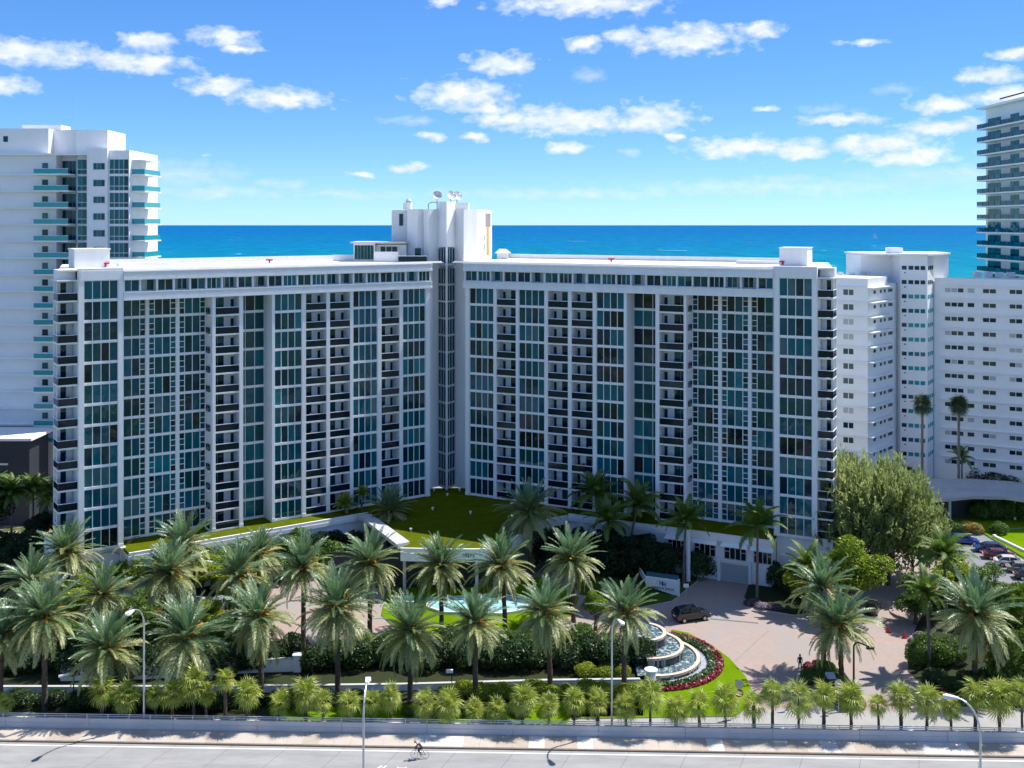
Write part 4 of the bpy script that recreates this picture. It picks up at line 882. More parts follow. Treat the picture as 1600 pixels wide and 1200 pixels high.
# ------------------------------------------------------------------ white sign wall
s0 = G(1009, 925); s1 = G(1057, 938)
sg = thing('building_sign', 'white wedge-shaped sign wall with dark lettering beside the garage drive', 'sign', s0)
d_ = G(1058,922)-G(1008,915); d_.z = 0; ln = d_.length; an = math.atan2(d_.y, d_.x)
MB().prism([(0,0),(ln,0),(ln,.3),(0,.3)], [.9,.0,.0,.9], 2.1).build('panel', M_white, sg, (0,0,0), an)
MB().box(ln-.1, ln+.12, -.05, .4, 0, 2.25).build('end_post', M_white, sg, (0,0,0), an)
MB().box(0, ln, .28, .34, 2.1, 2.7).build('glass_rail', GL[6], sg, (0,0,0), an)
dp_ = MB().box(-.05, .05, 0, 5, 1.2, 2.1).build('side_panel', M_white, sg, (0,0,0), an+R(28))
for txt, sz, z_, xx in (('H', .85, 1.25, .49), ('H', .85, 1.10, .56), ('HARBOUR HOUSE', .38, .70, .52)):
    o = link('lettering', text_mesh(txt, sz, mat('navy_letter', (.01,.02,.06), .5, 0), .01), sg, (math.cos(an)*ln*xx+math.sin(an)*.06, math.sin(an)*ln*xx-math.cos(an)*.06, z_)); o.rotation_euler = (R(90), 0, an)
# ------------------------------------------------------------------ vegetation
M_frU = leafmat('date_frond_young', (.095,.200,.090), (.210,.350,.165), .38, .07, .4)
M_frL = leafmat('date_frond_old', (.235,.290,.085), (.500,.520,.220), .38, .06, .45)
M_frD = leafmat('date_frond_dry', (.22,.17,.05), (.30,.24,.08), .3, .05)
M_coc = leafmat('coconut_frond', (.075,.155,.020), (.175,.260,.032), .42, .04, .5)
M_sab = leafmat('fan_leaf', (.200,.290,.028), (.520,.560,.110), .42, .04)
M_sabd = leafmat('fan_leaf_dark', (.035,.075,.018), (.070,.125,.030), .3, .08)
M_are = leafmat('areca_frond', (.17,.27,.014), (.34,.40,.030), .45, .06)
M_trunk = mat('palm_trunk', (.115,.085,.065), .95, .3, 3, .8, 9, .1, stretch=(1,1,3)); M_trunkg = mat('grey_trunk', (.20,.175,.15), .95, .2, 2, .5, 9, .1, stretch=(1,1,2))
M_infl = leafmat('date_stalks', (.42,.20,.02), (.60,.34,.05), .2, .03)
def frond(name, L_, nl, ll, droop, m, w=.075, vee=.35, fold=.85, seed=0, raise_=0.0):
    rg = random.Random(seed); mb = MB(); n = 10; pts = []; p = Vector((0,0,0)); 
    for i in range(n+1):
        pts.append(p.copy()); t_ = (i+.5)/n; a = raise_-droop*t_**1.4; p = p+Vector((math.cos(a),0,math.sin(a)))*L_/n
    mb.tube(pts, [.05*(1-.85*i/n)+.008 for i in range(n+1)], 3, 1, False)
    def at(t_): f = t_*n; i = min(int(f), n-1); return pts[i].lerp(pts[i+1], f-i), (pts[i+1]-pts[i]).normalized()
    for s_ in (-1, 1):
        for k in range(nl):
            t_ = .10+.90*(k+rg.random()*.6)/nl; q, d = at(t_); env = min(1, (t_+.06)/.30)*(1-.72*max(0,(t_-.35)/.65)**1.6)
            l = ll*env*rg.uniform(.85,1.12); side = Vector((0,s_,0)); up = d.cross(Vector((0,1,0))); up = up if up.z > 0 else -up
            f = fold*(.62+.5*t_); dr = (d*f+side*(1-.35*t_)+up*(vee*rg.uniform(.3,1.4))).normalized()
            tip = q+dr*l+Vector((0,0,-.20*l*l*rg.uniform(.5,1.3))); ax = d*w*.5; mid = q.lerp(tip,.45)+Vector((0,0,.03))
            mb.add([q-ax*.5, mid-ax*1.15, tip, mid+ax*1.15, q+ax*.5], [(0,1,2,3,4)], 0)
    return mb.mesh(name, [m, leafmat('frond_rachis', (.20,.22,.06), (.34,.28,.08), .1, .03) if m in (M_frU, M_frL) else m])
FR_U = [frond('frond', 3.7, 34, .64, .60, M_frU, .085, .30, .95, i) for i in range(3)]
FR_L = [frond('frond', 3.7, 34, .66, 1.0, M_frL, .085, .25, .85, 10+i) for i in range(3)]
FR_D = [frond('frond', 3.4, 26, .42, 1.5, M_frD, .06, .1, .9, 20+i) for i in range(2)]
FR_C = [frond('frond', 4.4, 42, .90, 1.35, M_coc, .12, -.15, .65, 30+i, .35) for i in range(3)]
FR_A = [frond('frond', 2.6, 26, .60, 1.3, M_are, .09, .1, .7, 40+i, .5) for i in range(2)]
def trunk_mesh(h, r0, r1, m, lean=(0,0), rough=.10, boots=True, seed=0):
    rg = random.Random(seed); mb = MB(); n = 10; k = max(6, int(h*2.2)); vs = []; 
    for i in range(k+1):
        t_ = i/k; z = h*t_; cx, cy = lean[0]*t_*t_, lean[1]*t_*t_
        r = r0+(r1-r0)*t_; r *= 1.25 if i == 0 else 1
        for j in range(n):
            a = 2*math.pi*j/n+i*.3; rr2 = r*(1+rg.uniform(-rough,rough)+(rough if (i+j) % 2 else -rough)*.6); vs.append((cx+rr2*math.cos(a), cy+rr2*math.sin(a), z))
    fs = [(i*n+j, i*n+(j+1) % n, (i+1)*n+(j+1) % n, (i+1)*n+j) for i in range(k) for j in range(n)]+[tuple(k*n+j for j in range(n))]
    mb.add(vs, fs); return mb.mesh('trunk', [m])
def stalks_mesh(seed):
    rg = random.Random(seed); mb = MB()
    for _ in range(46):
        a = rg.uniform(0, 6.28); e = rg.uniform(.1,1.1); l = rg.uniform(.5,1.15); d = Vector((math.cos(a)*math.cos(e), math.sin(a)*math.cos(e), math.sin(e)))
        p0 = d*.15; p1 = d*l*.7+Vector((0,0,.05)); p2 = d*l+Vector((0,0,-.12)); w = Vector((-d.y,d.x,0)).normalized()*rg.uniform(.02,.05)
        mb.quad(p0-w, p1-w, p1+w, p0+w); mb.quad(p1-w, p2-w*1.8, p2+w*1.8, p1+w)
    return mb.mesh('flower_stalks', [M_infl])
STALKS = [stalks_mesh(i) for i in range(3)]
def crown_core(r, h): return MB().lathe([(0,-h),(r*.75,-h),(r,0),(r*.7,h*.6),(0,h)], 9).mesh('crown_shaft', [M_trunk])
CORE = crown_core(.38,.55)
def date_palm(base, h, label, group, scale=1.0, nf=92, seed=0, sparse=False, lean=(0,0)):
    rg = random.Random(seed); t_ = thing('date_palm', label, 'palm tree', base, 0, group)
    scale *= rg.uniform(.90, 1.08); span = R(rg.uniform(116, 142)); tilt = rg.uniform(.04, .24); nf = int(nf*rg.uniform(.82, 1.1)) if not sparse else nf; lean = (lean[0]+(rg.uniform(-.25,.25) if not sparse else 0), rg.uniform(-.3,.3)); h *= rg.uniform(.95, 1.06)
    link('trunk', trunk_mesh(h, .30, .24, M_trunk, lean, seed=seed), t_)
    top = Vector((lean[0], lean[1], h)); c = link('crown_shaft', CORE, t_, top)
    if not sparse:
        s_ = link('flower_stalks', STALKS[seed % 3], t_, top); s_.scale = (scale*1.65,)*3; s_.rotation_euler = (0,0,rg.uniform(0,6))
    ga = rg.uniform(0, 6.28)
    for i in range(nf):
        f = i/(nf-1); az_ = ga+i*2.39996; az_ += rg.uniform(-.35,.35); elv = R(84)-span*f+rg.uniform(-.22,.22)+tilt*math.cos(az_-ga)
        up = f < .47
        me = rg.choice(FR_U if up else FR_L) if not sparse else rg.choice(FR_D)
        if not sparse and f > .90 and rg.random() < .45: me = rg.choice(FR_D)
        o = link('frond', me, t_, top+Vector((math.cos(az_)*.16, math.sin(az_)*.16, .35-.65*f)))
        o.rotation_euler = (rg.uniform(-.4,.4), -elv, az_); k = scale*rg.uniform(.74,1.10)*(.93 if f < .12 else 1); o.scale = (k, k, k)
    return t_
def palm_at(cx, cy, bx, by, label, group, wpx=100, seed=0, **k):
    b_ = G(bx, by); s_ = (by-EYE)/H; h = max(1.8, (by-cy)/s_); sc = wpx/s_/2/2.78
    return date_palm((b_.x, b_.y, 0), h, label, group, sc, seed=seed, lean=((cx-bx)/s_, 0), **k)
FRONT = [(2,1000,0,1118,92),(68,962,70,1112,105),(167,1018,167,1110,108),(295,1000,295,1105,102),(405,972,408,1092,98),(527,952,528,1088,98),(640,990,641,1093,98),(742,970,743,1097,96),(853,953,860,1088,96),(978,962,975,1086,98)]
for i, (cx, cy, bx, by, w) in enumerate(FRONT):
    palm_at(cx, cy, bx, by, 'tall date palm, %s from the left in the front row behind the barrier' % ordinal(i+1), 'date palms in the front row', w, 100+i)
BACK = [(48,905,48,1010,95),(158,932,158,1040,92),(262,898,262,1020,98),(370,905,368,1020,98),(475,892,474,1045,92),(575,888,578,998,92),(685,884,690,985,92),(785,884,789,985,90),(893,880,896,972,90)]
for i, (cx, cy, bx, by, w) in enumerate(BACK):
    palm_at(cx, cy, bx, by, 'date palm, %s from the left in the second row before the entrance court' % ordinal(i+1), 'date palms in the second row', w, 200+i)
palm_at(288, 850, 290, 938, 'date palm standing close against the left wing podium', 'date palms by the building', 86, 301)
palm_at(107, 862, 107, 960, 'date palm at the outer left corner of the building', 'date palms by the building', 80, 302)
palm_at(405, 872, 405, 975, 'date palm behind the second row right of the left podium steps', 'date palms by the building', 80, 309)
palm_at(607, 800, 607, 875, 'date palm left of the sunlit turf deck corner', 'date palms by the turf deck', 72, 303)
palm_at(827, 800, 829, 905, 'date palm with orange fruit stalks at the right corner of the turf deck', 'date palms by the turf deck', 92, 304)
palm_at(1287, 925, 1287, 1046, 'rear date palm of the pair on the entrance island', 'date palms by the right entrance', 100, 305)
palm_at(1312, 978, 1315, 1072, 'front date palm of the pair on the entrance island', 'date palms by the right entrance', 100, 306)
palm_at(1523, 960, 1523, 1074, 'big date palm on the right beside the driveway bed', 'date palms by the right entrance', 112, 307)
palm_at(191, 868, 191, 930, 'bare dying date palm with few brown fronds before the left wing', 'date palms by the building', 90, 308, nf=9, sparse=True)
palm_at(66, 655, 72, 745, 'date palm behind the outer left end of the building', 'palms behind the left end', 62, 310)
palm_at(-12, 660, -12, 745, 'dark palm cut by the left edge of the picture', 'palms behind the left end', 60, 311)

def coconut(cx, cy, bx, by, label, wpx=85, nf=24, seed=0, frs=None, tm=None, group='coconut palms', z=0.0):
    rg = random.Random(seed); b_ = G(bx, by, z); s_ = (by-EYE)/(H-z); h = (by-cy)/s_; sc = wpx/s_/2/3.7; frs = frs or FR_C
    t_ = thing('areca_palm' if frs is FR_A else 'coconut_palm', label, 'palm tree', b_, 0, group); lean = ((cx-bx)/s_, 0)
    link('trunk', trunk_mesh(h, .22, .13, tm or M_trunkg, lean, .05, seed=seed), t_); top = Vector((lean[0], 0, h))
    for i in range(nf):
        f = i/(nf-1); az_ = i*2.39996+seed; elv = R(75)-R(95)*f+rg.uniform(-.15,.15)
        o = link('frond', rg.choice(frs), t_, top); o.rotation_euler = (rg.uniform(-.5,.5), -elv, az_); k = sc*rg.uniform(.85,1.1); o.scale = (k,k,k)
    return t_
coconut(930, 772, 935, 872, 'shaded coconut palm, leftmost beside the right wing', 88, seed=1); coconut(950, 815, 951, 898, 'shaded coconut palm second from the left beside the right wing', 80, seed=2)
coconut(997, 790, 983, 888, 'leaning pale-trunked coconut palm before the right wing', 85, seed=3); coconut(1072, 815, 1068, 912, 'coconut palm beside the white column of the right podium', 80, seed=4)
coconut(1184, 822, 1183, 935, 'coconut palm in front of the garage drive windows', 92, seed=5); coconut(1262, 890, 1258, 955, 'yellow-green coconut palm right of the garage', 85, seed=6)
coconut(1474, 868, 1478, 960, 'coconut palm below the parking lot', 95, seed=7); coconut(1448, 930, 1452, 1045, 'coconut palm on the right driveway bed', 88, seed=8)
coconut(1503, 715, 1503, 768, 'small palm at the foot of the taller right fan palm', 42, 16, 9); coconut(102, 790, 102, 925, 'bright green feather palm before the left end balconies', 60, 20, 10, FR_A)
coconut(540, 790, 537, 868, 'yellow-green areca palm clump left of the turf deck', 62, 44, 11, FR_A, group='areca palms'); coconut(566, 772, 564, 862, 'second areca palm behind the clump left of the turf deck', 46, 34, 12, FR_A, group='areca palms')
coconut(45, 735, 40, 800, 'leafy bright palm in the sunlit left background', 60, 24, 13, FR_A, group='palms behind the left end'); coconut(8, 728, 8, 800, 'leafy bright palm at the far left background', 60, 24, 14, FR_A, group='palms behind the left end')
for i, (x, y, by) in enumerate(((18,770,878),(52,768,872),(84,775,870),(-8,772,875))):
    coconut(x, y, x, by, 'dark shaded palm with grey trunk, %s from the right in the grove at left' % ordinal((3,2,1,4)[i]), 66, 34, 60+i, group='shaded palm grove')
# ---- fan palms
def fan(name, m, r=.8, seed=0):
    rg = random.Random(seed); mb = MB(); pet = .5
    mb.tube([(0,0,0),(pet*.6,0,.05),(pet,0,0)], .018, 3, 0, False); n = 18
    for k in range(n):
        a = R(-100)+R(200)*k/(n-1); l = r*(1.25-.25*abs(a)/2)*rg.uniform(.85,1.12); d = Vector((math.cos(a), math.sin(a), .05+.18*abs(math.sin(a*.5)))); q = Vector((pet,0,0))
        s_ = Vector((-math.sin(a), math.cos(a), 0)); mid = q+d*l*.6; tip = q+d*l+Vector((0,0,-.38*l*rg.uniform(.4,1.5)))
        mb.add([q, mid-s_*.04, tip, mid+s_*.04], [(0,1,2,3)], 0)
    return mb.mesh(name, [m])
FAN = [fan('fan_leaf', M_sab, .85, i) for i in range(3)]; FAND = [fan('fan_leaf', M_sabd, .85, 5+i) for i in range(2)]
def fan_palm(base, h, r, label, group, seed, nl=26, fans=None, r0=.16, name='cabbage_palm', tm=None):
    rg = random.Random(seed); t_ = thing(name, label, 'palm tree', base, 0, group); lean = (rg.uniform(-.12,.12), rg.uniform(-.1,.1))
    link('trunk', trunk_mesh(h, r0, r0*.85, tm or M_trunk, lean, .12, seed=seed), t_); top = Vector((lean[0], lean[1], h))
    for i in range(nl):
        f = i/(nl-1); az_ = i*2.39996+seed; elv = R(80)-R(135)*f+rg.uniform(-.15,.15); o = link('fan_leaf', rg.choice(fans or FAN), t_, top+Vector((0,0,.12-.35*f)))
        k = r/1.5*rg.uniform(.85,1.12); o.rotation_euler = (rg.uniform(-.4,.4), -elv, az_); o.scale = (k,k,k)
SAB = [(8,1098,1125,24),(160,1078,1122,30),(197,1088,1124,28),(243,1086,1126,24),(270,1084,1124,28),(303,1068,1122,32),(322,1082,1124,24),(352,1062,1116,22),(385,1084,1124,26),(436,1098,1132,28),(478,1085,1128,30),(505,1097,1130,26),(545,1100,1130,28),(580,1098,1130,24),(611,1088,1130,28),(662,1098,1132,28),(702,1102,1132,28),(740,1112,1134,26),(776,1110,1134,26),
 (816,1094,1136,28),(858,1104,1138,28),(897,1096,1139,26),(934,1096,1140,30),(978,1104,1141,28),(1016,1088,1141,32),(1056,1108,1142,32),(1093,1102,1143,28),(1134,1096,1143,30),(1178,1102,1144,32),(1207,1082,1143,26),(1248,1090,1145,32),(1287,1088,1145,30),(1330,1090,1146,30),(1373,1102,1147,28),(1408,1090,1147,30),(1448,1094,1148,32),(1486,1104,1148,26),(1524,1086,1149,34),(1562,1090,1149,34),(1597,1082,1150,30)]
for i, (cx, cy, by, w) in enumerate(SAB):
    by = EYE+H*FP/(RP((cx-800)/16.0, 3.35+.5*((i*3) % 4)/3).y); b_ = G(cx, by); s_ = (by-EYE)/H
    fan_palm((b_.x, b_.y, 0), (by-cy)/s_, w/s_*(.76+.24*((i*37) % 11)/10), 'small cabbage palm by the road barrier, %s from the left' % ordinal(i+1), 'cabbage palms along the barrier', 400+i, 16+(i*7) % 15, r0=.13+.03*((i*5) % 3))
for cx, cy, by, lb2, sd_ in ((1443,632,779,'tall slim fan palm in front of the right stair tower',1),(1500,634,779,'tall slim fan palm right of the right stair tower',2)):
    b_ = G(cx-2, by); s_ = (by-EYE)/H; fan_palm((b_.x, b_.y, 0), (by-cy)/s_, 19/s_, lb2, 'tall fan palms', 500+sd_, 40, FAND, .24, 'fan_palm', M_trunkg)

# ---- broadleaf bushes and trees
def leaf_cloud(n, size, seed, shell=.55, squash=1.0, lump=.25, aspect=.55, up=0.0):
    rg = random.Random(seed); mb = MB(); lumps = [Vector((rg.gauss(0,1),rg.gauss(0,1),rg.gauss(0,1))).normalized() for _ in range(14)]
    for _ in range(n):
        d = Vector((rg.gauss(0,1),rg.gauss(0,1),rg.gauss(0,1))).normalized()
        if d.z < -.55: d.z = -d.z
        k = max(d.dot(q) for q in lumps); r = (1-lump+lump*k**3*1.2)*(shell+(1-shell)*rg.random()**.45)
        c = d*r; c.z *= squash; s_ = size*rg.uniform(.6,1.3)
        a = Vector((rg.gauss(0,1),rg.gauss(0,1),rg.gauss(0,.6)+up)).normalized()*s_; b_ = a.cross(d+Vector((rg.gauss(0,.5),rg.gauss(0,.5),rg.gauss(0,.5)))); b_ = b_.normalized()*s_*aspect if b_.length > 1e-6 else Vector((0,0,s_))
        mb.quad(c-a, c+b_, c+a, c-b_)
    return mb
BUSHM = {}
def bush_mesh(kind, i):
    key = (kind, i)
    if key not in BUSHM:
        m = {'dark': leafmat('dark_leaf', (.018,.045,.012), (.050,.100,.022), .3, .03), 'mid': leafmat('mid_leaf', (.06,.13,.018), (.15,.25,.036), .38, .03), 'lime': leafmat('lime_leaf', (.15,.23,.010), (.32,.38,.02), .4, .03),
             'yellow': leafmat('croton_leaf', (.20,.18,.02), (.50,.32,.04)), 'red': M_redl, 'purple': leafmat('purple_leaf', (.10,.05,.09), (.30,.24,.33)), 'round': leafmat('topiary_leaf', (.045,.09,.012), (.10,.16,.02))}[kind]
        BUSHM[key] = leaf_cloud(2600, .075, 900+i, .55, .85).mesh('foliage', [m])
    return BUSHM[key]
def bush(x, y, wpx, hpx, kind, label, group=None, seed=0, name='shrub', cat='shrub', z=0.0):
    b_ = G(x, y, z); s_ = (y-EYE)/(H-z); rg = random.Random(seed+int(x)*7+int(y)); t_ = thing(name, label, cat, b_, rg.uniform(0,6.28), group)
    o = link('foliage', bush_mesh(kind, rg.randrange(3)), t_, (0,0,hpx/s_*.42)); o.scale = (wpx/s_/2, wpx/s_/2*.9, hpx/s_*.62)
    MB().tube([(0,0,-.05),(0,0,hpx/s_*.5)], [.09,.05], 6).build('stem', M_trunk, t_)
    return t_
TREEM = {}
def tree(x, y, cy, wpx, hpx, kind, label, group=None, seed=0, z=0.0):
    b_ = G(x, y, z); s_ = (y-EYE)/(H-z); h = (y-cy)/s_; rg = random.Random(seed); t_ = thing('leafy_tree' if kind != 'pine' else 'casuarina_tree', label, 'tree', b_, 0, group)
    rx, rz2 = wpx/s_/2, hpx/s_/2; mb = MB(); mb.tube([(0,0,-.1),(.1,0,h*.4),(0,.1,h*.8)], [.28,.2,.1], 8)
    for k in range(7):
        a = k*.9; mb.tube([(.05,0,h*(.35+.05*k)), (rx*.35*math.cos(a), rx*.35*math.sin(a), h*.7), (rx*.65*math.cos(a), rx*.65*math.sin(a), h+rz2*.2)], [.1,.06,.02], 5)
    mb.build('trunk', M_trunk, t_)
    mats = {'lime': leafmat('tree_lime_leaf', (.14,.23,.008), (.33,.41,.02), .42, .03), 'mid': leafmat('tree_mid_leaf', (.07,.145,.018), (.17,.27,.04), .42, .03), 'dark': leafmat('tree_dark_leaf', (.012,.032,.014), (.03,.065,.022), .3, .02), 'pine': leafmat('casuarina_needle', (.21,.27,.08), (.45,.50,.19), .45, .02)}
    key = (kind, seed % 3)
    if key not in TREEM:
        if kind == 'pine':
            rg2 = random.Random(seed); mbp = MB()
            for _ in range(420):
                d = Vector((rg2.gauss(0,1),rg2.gauss(0,1),rg2.gauss(0,1))).normalized(); d.z = abs(d.z) if d.z < -.5 else d.z; c0 = d*rg2.uniform(.25,.95); dd = (d+Vector((rg2.gauss(0,.25),rg2.gauss(0,.25),.75))).normalized()
                for _ in range(26):
                    q = c0+dd*rg2.uniform(0,.34)+Vector((rg2.gauss(0,.035),rg2.gauss(0,.035),rg2.gauss(0,.035))); e = (dd+Vector((rg2.gauss(0,.5),rg2.gauss(0,.5),rg2.gauss(0,.4)))).normalized()*rg2.uniform(.06,.13); w = Vector((-e.y,e.x,rg2.gauss(0,.04))).normalized()*.021
                    mbp.quad(q-w, q+e*.5-w*1.3, q+e, q+w)
            TREEM[key] = mbp.mesh('crown', [mats[kind]])
        else:
            full = MB(); rg2 = random.Random(seed+5)
            for c_ in range(20):
                d = Vector((rg2.gauss(0,1),rg2.gauss(0,1),rg2.gauss(0,.8))).normalized()*rg2.uniform(.35,.72); sub = leaf_cloud(520, .115, seed*31+c_, .5, .8, .2); r = rg2.uniform(.26,.42)
                full.add([(v[0]*r+d.x, v[1]*r+d.y, v[2]*r+d.z) for v in sub.v], sub.f)
            TREEM[key] = full.mesh('crown', [mats[kind]])
    o = link('crown', TREEM[key], t_, (0,0,h)); o.scale = (rx, rx*.95, rz2); o.rotation_euler = (0,0,rg.uniform(0,6.28))
    return t_
PINES = [(1340,912,836,135,200),(1388,914,842,140,195),(1425,908,852,110,160),(1322,895,808,90,170),(1395,892,818,120,170)]
for i, (x, y, cy, w, hh_) in enumerate(PINES): tree(x, y, cy, w, hh_, 'pine', 'feathery grey-green casuarina tree between the building and the parking lot, %s' % ('front left','front middle','front right','rear left','rear right')[i], 'casuarina trees', 70+i)
tree(1335, 966, 893, 128, 118, 'lime', 'round bright green tree right of the garage drive', None, 81); tree(1258, 958, 908, 80, 76, 'lime', 'small yellow-green tree between garage and round tree', None, 82)
tree(1592, 1080, 1030, 120, 150, 'mid', 'green tree cut by the right edge above the small palms', None, 83); tree(1545, 975, 920, 100, 90, 'mid', 'bushy green tree below the parked cars', None, 84); tree(1600, 985, 945, 90, 110, 'lime', 'bright green tree at the right edge below the parking lot', None, 85)
tree(1430, 975, 935, 80, 80, 'mid', 'green tree behind the driveway coconut palm', None, 86); tree(1495, 940, 905, 110, 70, 'lime', 'bright bushy tree under the parking lot coconut palm', None, 87)
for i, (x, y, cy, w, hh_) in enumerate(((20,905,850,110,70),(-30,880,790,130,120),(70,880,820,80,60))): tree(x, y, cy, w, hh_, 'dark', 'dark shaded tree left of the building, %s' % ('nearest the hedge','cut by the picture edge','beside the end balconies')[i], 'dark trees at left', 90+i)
tree(120, 975, 930, 90, 75, 'lime', 'bright green bushy tree between the left palms', None, 95); tree(215, 985, 950, 110, 60, 'mid', 'green bushy tree left of the tall street lamp', None, 96); tree(320, 1000, 955, 70, 50, 'lime', 'light green shrub tree right of the tall street lamp', None, 97)
for i, (x, y, cy, w, hh_, kd) in enumerate(((150,945,905,90,60,'mid'),(205,935,895,90,60,'lime'),(262,928,885,90,56,'mid'),(335,915,868,90,56,'lime'),(395,905,858,80,56,'mid'),(450,895,850,90,56,'mid'),(500,885,845,80,50,'dark'),(545,880,848,60,50,'dark'))):
    tree(x, y, cy, w, hh_, kd, '%s bushy tree, %s from the left along the left podium wall' % ({'mid':'green','lime':'bright green','dark':'dark green'}[kd], ordinal(i+1)), 'trees along the left podium', 110+i)
for i, (x, y, cy) in enumerate(((865,893,850),(905,896,850),(945,899,856),(1000,905,862),(1040,908,872))):
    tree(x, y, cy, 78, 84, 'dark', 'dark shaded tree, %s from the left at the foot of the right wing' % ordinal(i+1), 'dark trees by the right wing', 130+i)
tree(315, 925, 890, 80, 50, 'lime', 'yellow-green shrub tree under the palms at the left podium', None, 98); tree(930, 985, 945, 50, 45, 'lime', 'yellow-leaved small tree behind the right front date palm', None, 99)
b_ = bush(25, 712, 26, 22, 'round', 'round clipped topiary ball in the left background', name='topiary_ball', cat='topiary', z=9.0)
# mounds of planting: each its own shrub
n_ = [0]
def row(pts, kind, wpx, hpx, base, group, where):
    for i, (x, y) in enumerate(sorted(pts)):
        bush(x, y, wpx*random.uniform(.85,1.2), hpx*random.uniform(.85,1.2), kind, '%s, %s from the left %s' % (base, ordinal(i+1), where), group, i)
row([(x, 1042+random.uniform(-6,6)) for x in range(395, 960, 33)], 'dark', 58, 46, 'dark green glossy shrub', 'dark shrubs behind the garden wall', 'behind the low garden wall')
row([(x, 1015+random.uniform(-5,5)) for x in range(570, 950, 42)], 'mid', 52, 36, 'green shrub', 'shrubs along the court edge', 'along the edge of the entrance court')
row([(x, 1050+random.uniform(-8,8)) for x in range(0, 400, 40)], 'dark', 64, 48, 'dark shrub', 'dark shrubs at left', 'in the shade at the left')
row([(x, 1005+random.uniform(-8,8)) for x in range(10, 400, 44)], 'mid', 60, 44, 'mid green shrub', 'shrubs between the palm rows', 'between the two rows of date palms')
row([(x, 1103+random.uniform(-3,3)) for x in range(30, 560, 52)], 'dark', 54, 26, 'low dark shrub', 'low shrubs behind the barrier', 'below the garden wall at the left')
row([(x, 1092+random.uniform(-3,3)) for x in range(700, 1000, 27)], 'lime', 40, 26, 'lime green shrub', 'lime hedge before the garden wall', 'before the garden wall near the fountain')
row([(x, 1118) for x in range(640, 900, 43)], 'mid', 34, 18, 'low green shrub', 'low shrubs in the verge', 'in the verge near the barrier')
row([(915,1058),(945,1056),(972,1058)], 'lime', 38, 22, 'yellow-green clipped shrub', 'clipped shrubs left of the fountain', 'left of the fountain')
row([(960,1035),(1000,1040)], 'dark', 56, 46, 'round dark shrub', 'round shrubs left of the fountain', 'just left of the fountain')
row([(1268,1070),(1285,1075),(1302,1085),(1315,1098),(1290,1058)], 'mid', 34, 30, 'green island shrub', 'shrubs on the entrance island', 'on the entrance island')
row([(1330,1103),(1345,1105),(1320,1108)], 'red', 22, 14, 'crimson island plant', 'crimson plants on the entrance island', 'at the tip of the entrance island')
row([(1262,1043),(1278,1041)], 'red', 18, 10, 'crimson plant', 'crimson plants at the island back', 'at the back of the entrance island')
row([(1436,1040),(1450,1025),(1470,1040),(1490,1035)], 'mid', 46, 40, 'clipped green shrub', 'shrubs on the right bed', 'on the right driveway bed')
row([(1462,1070),(1490,1082),(1515,1075),(1545,1070),(1575,1085)], 'dark', 44, 28, 'dark low shrub', 'dark shrubs on the right bed', 'in front of the right date palm')
row([(1470,1086),(1487,1096)], 'red', 26, 12, 'crimson bedding clump', 'crimson clumps on the right bed', 'at the edge of the right driveway bed')
row([(1428,1008),(1440,1000)], 'purple', 26, 12, 'pale purple flower clump', 'purple flowers on the right bed', 'at the corner of the right driveway bed')
row([(1175,945),(1192,950),(1210,953)], 'purple', 24, 10, 'pale purple bedding clump', 'purple flowers by the garage', 'right of the garage drive')
row([(1088,905),(1105,900),(1210,918),(1235,930),(1200,905)], 'dark', 40, 44, 'dark shrub', 'dark shrubs by the garage', 'beside the garage drive')
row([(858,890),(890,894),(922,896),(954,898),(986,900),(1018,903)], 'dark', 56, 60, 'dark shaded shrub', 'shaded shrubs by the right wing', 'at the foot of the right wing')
row([(455,902),(485,898),(515,894),(430,908)], 'mid', 66, 48, 'leafy green shrub', 'shrubs along the left podium', 'along the left podium')
row([(545,868),(575,880)], 'dark', 50, 50, 'dark shrub', 'dark shrubs under the areca palms', 'under the areca palms')
row([(370,945),(350,925),(395,930)], 'lime', 50, 36, 'yellow-green shrub', 'shrubs behind the second palm row', 'behind the second palm row')
row([(0,872),(35,872),(70,872),(-30,872)], 'mid', 52, 26, 'clipped hedge shrub', 'hedge by the left grove', 'in front of the shaded left grove')
row([(858,965),(880,955),(862,940)], 'mid', 34, 24, 'small green shrub', 'shrubs on the pool island', 'at the right end of the pool island')
row([(1410,752),(1530,752),(1555,756),(1580,758)], 'dark', 50, 30, 'dark leafy shrub', 'shrubs before the right building', 'at the foot of the right white building')
row([(1530,812),(1552,812),(1574,812),(1596,812)], 'mid', 34, 36, 'small planted tree', 'small trees by the canopy', 'in front of the entrance canopy')
row([(1492,832),(1560,834)], 'mid', 34, 18, 'green mound shrub', 'mounds by the parking lot', 'above the parking lot')
row([(1510,832),(1524,833)], 'yellow', 30, 18, 'yellow croton clump', 'crotons by the parking lot', 'above the blue cars')
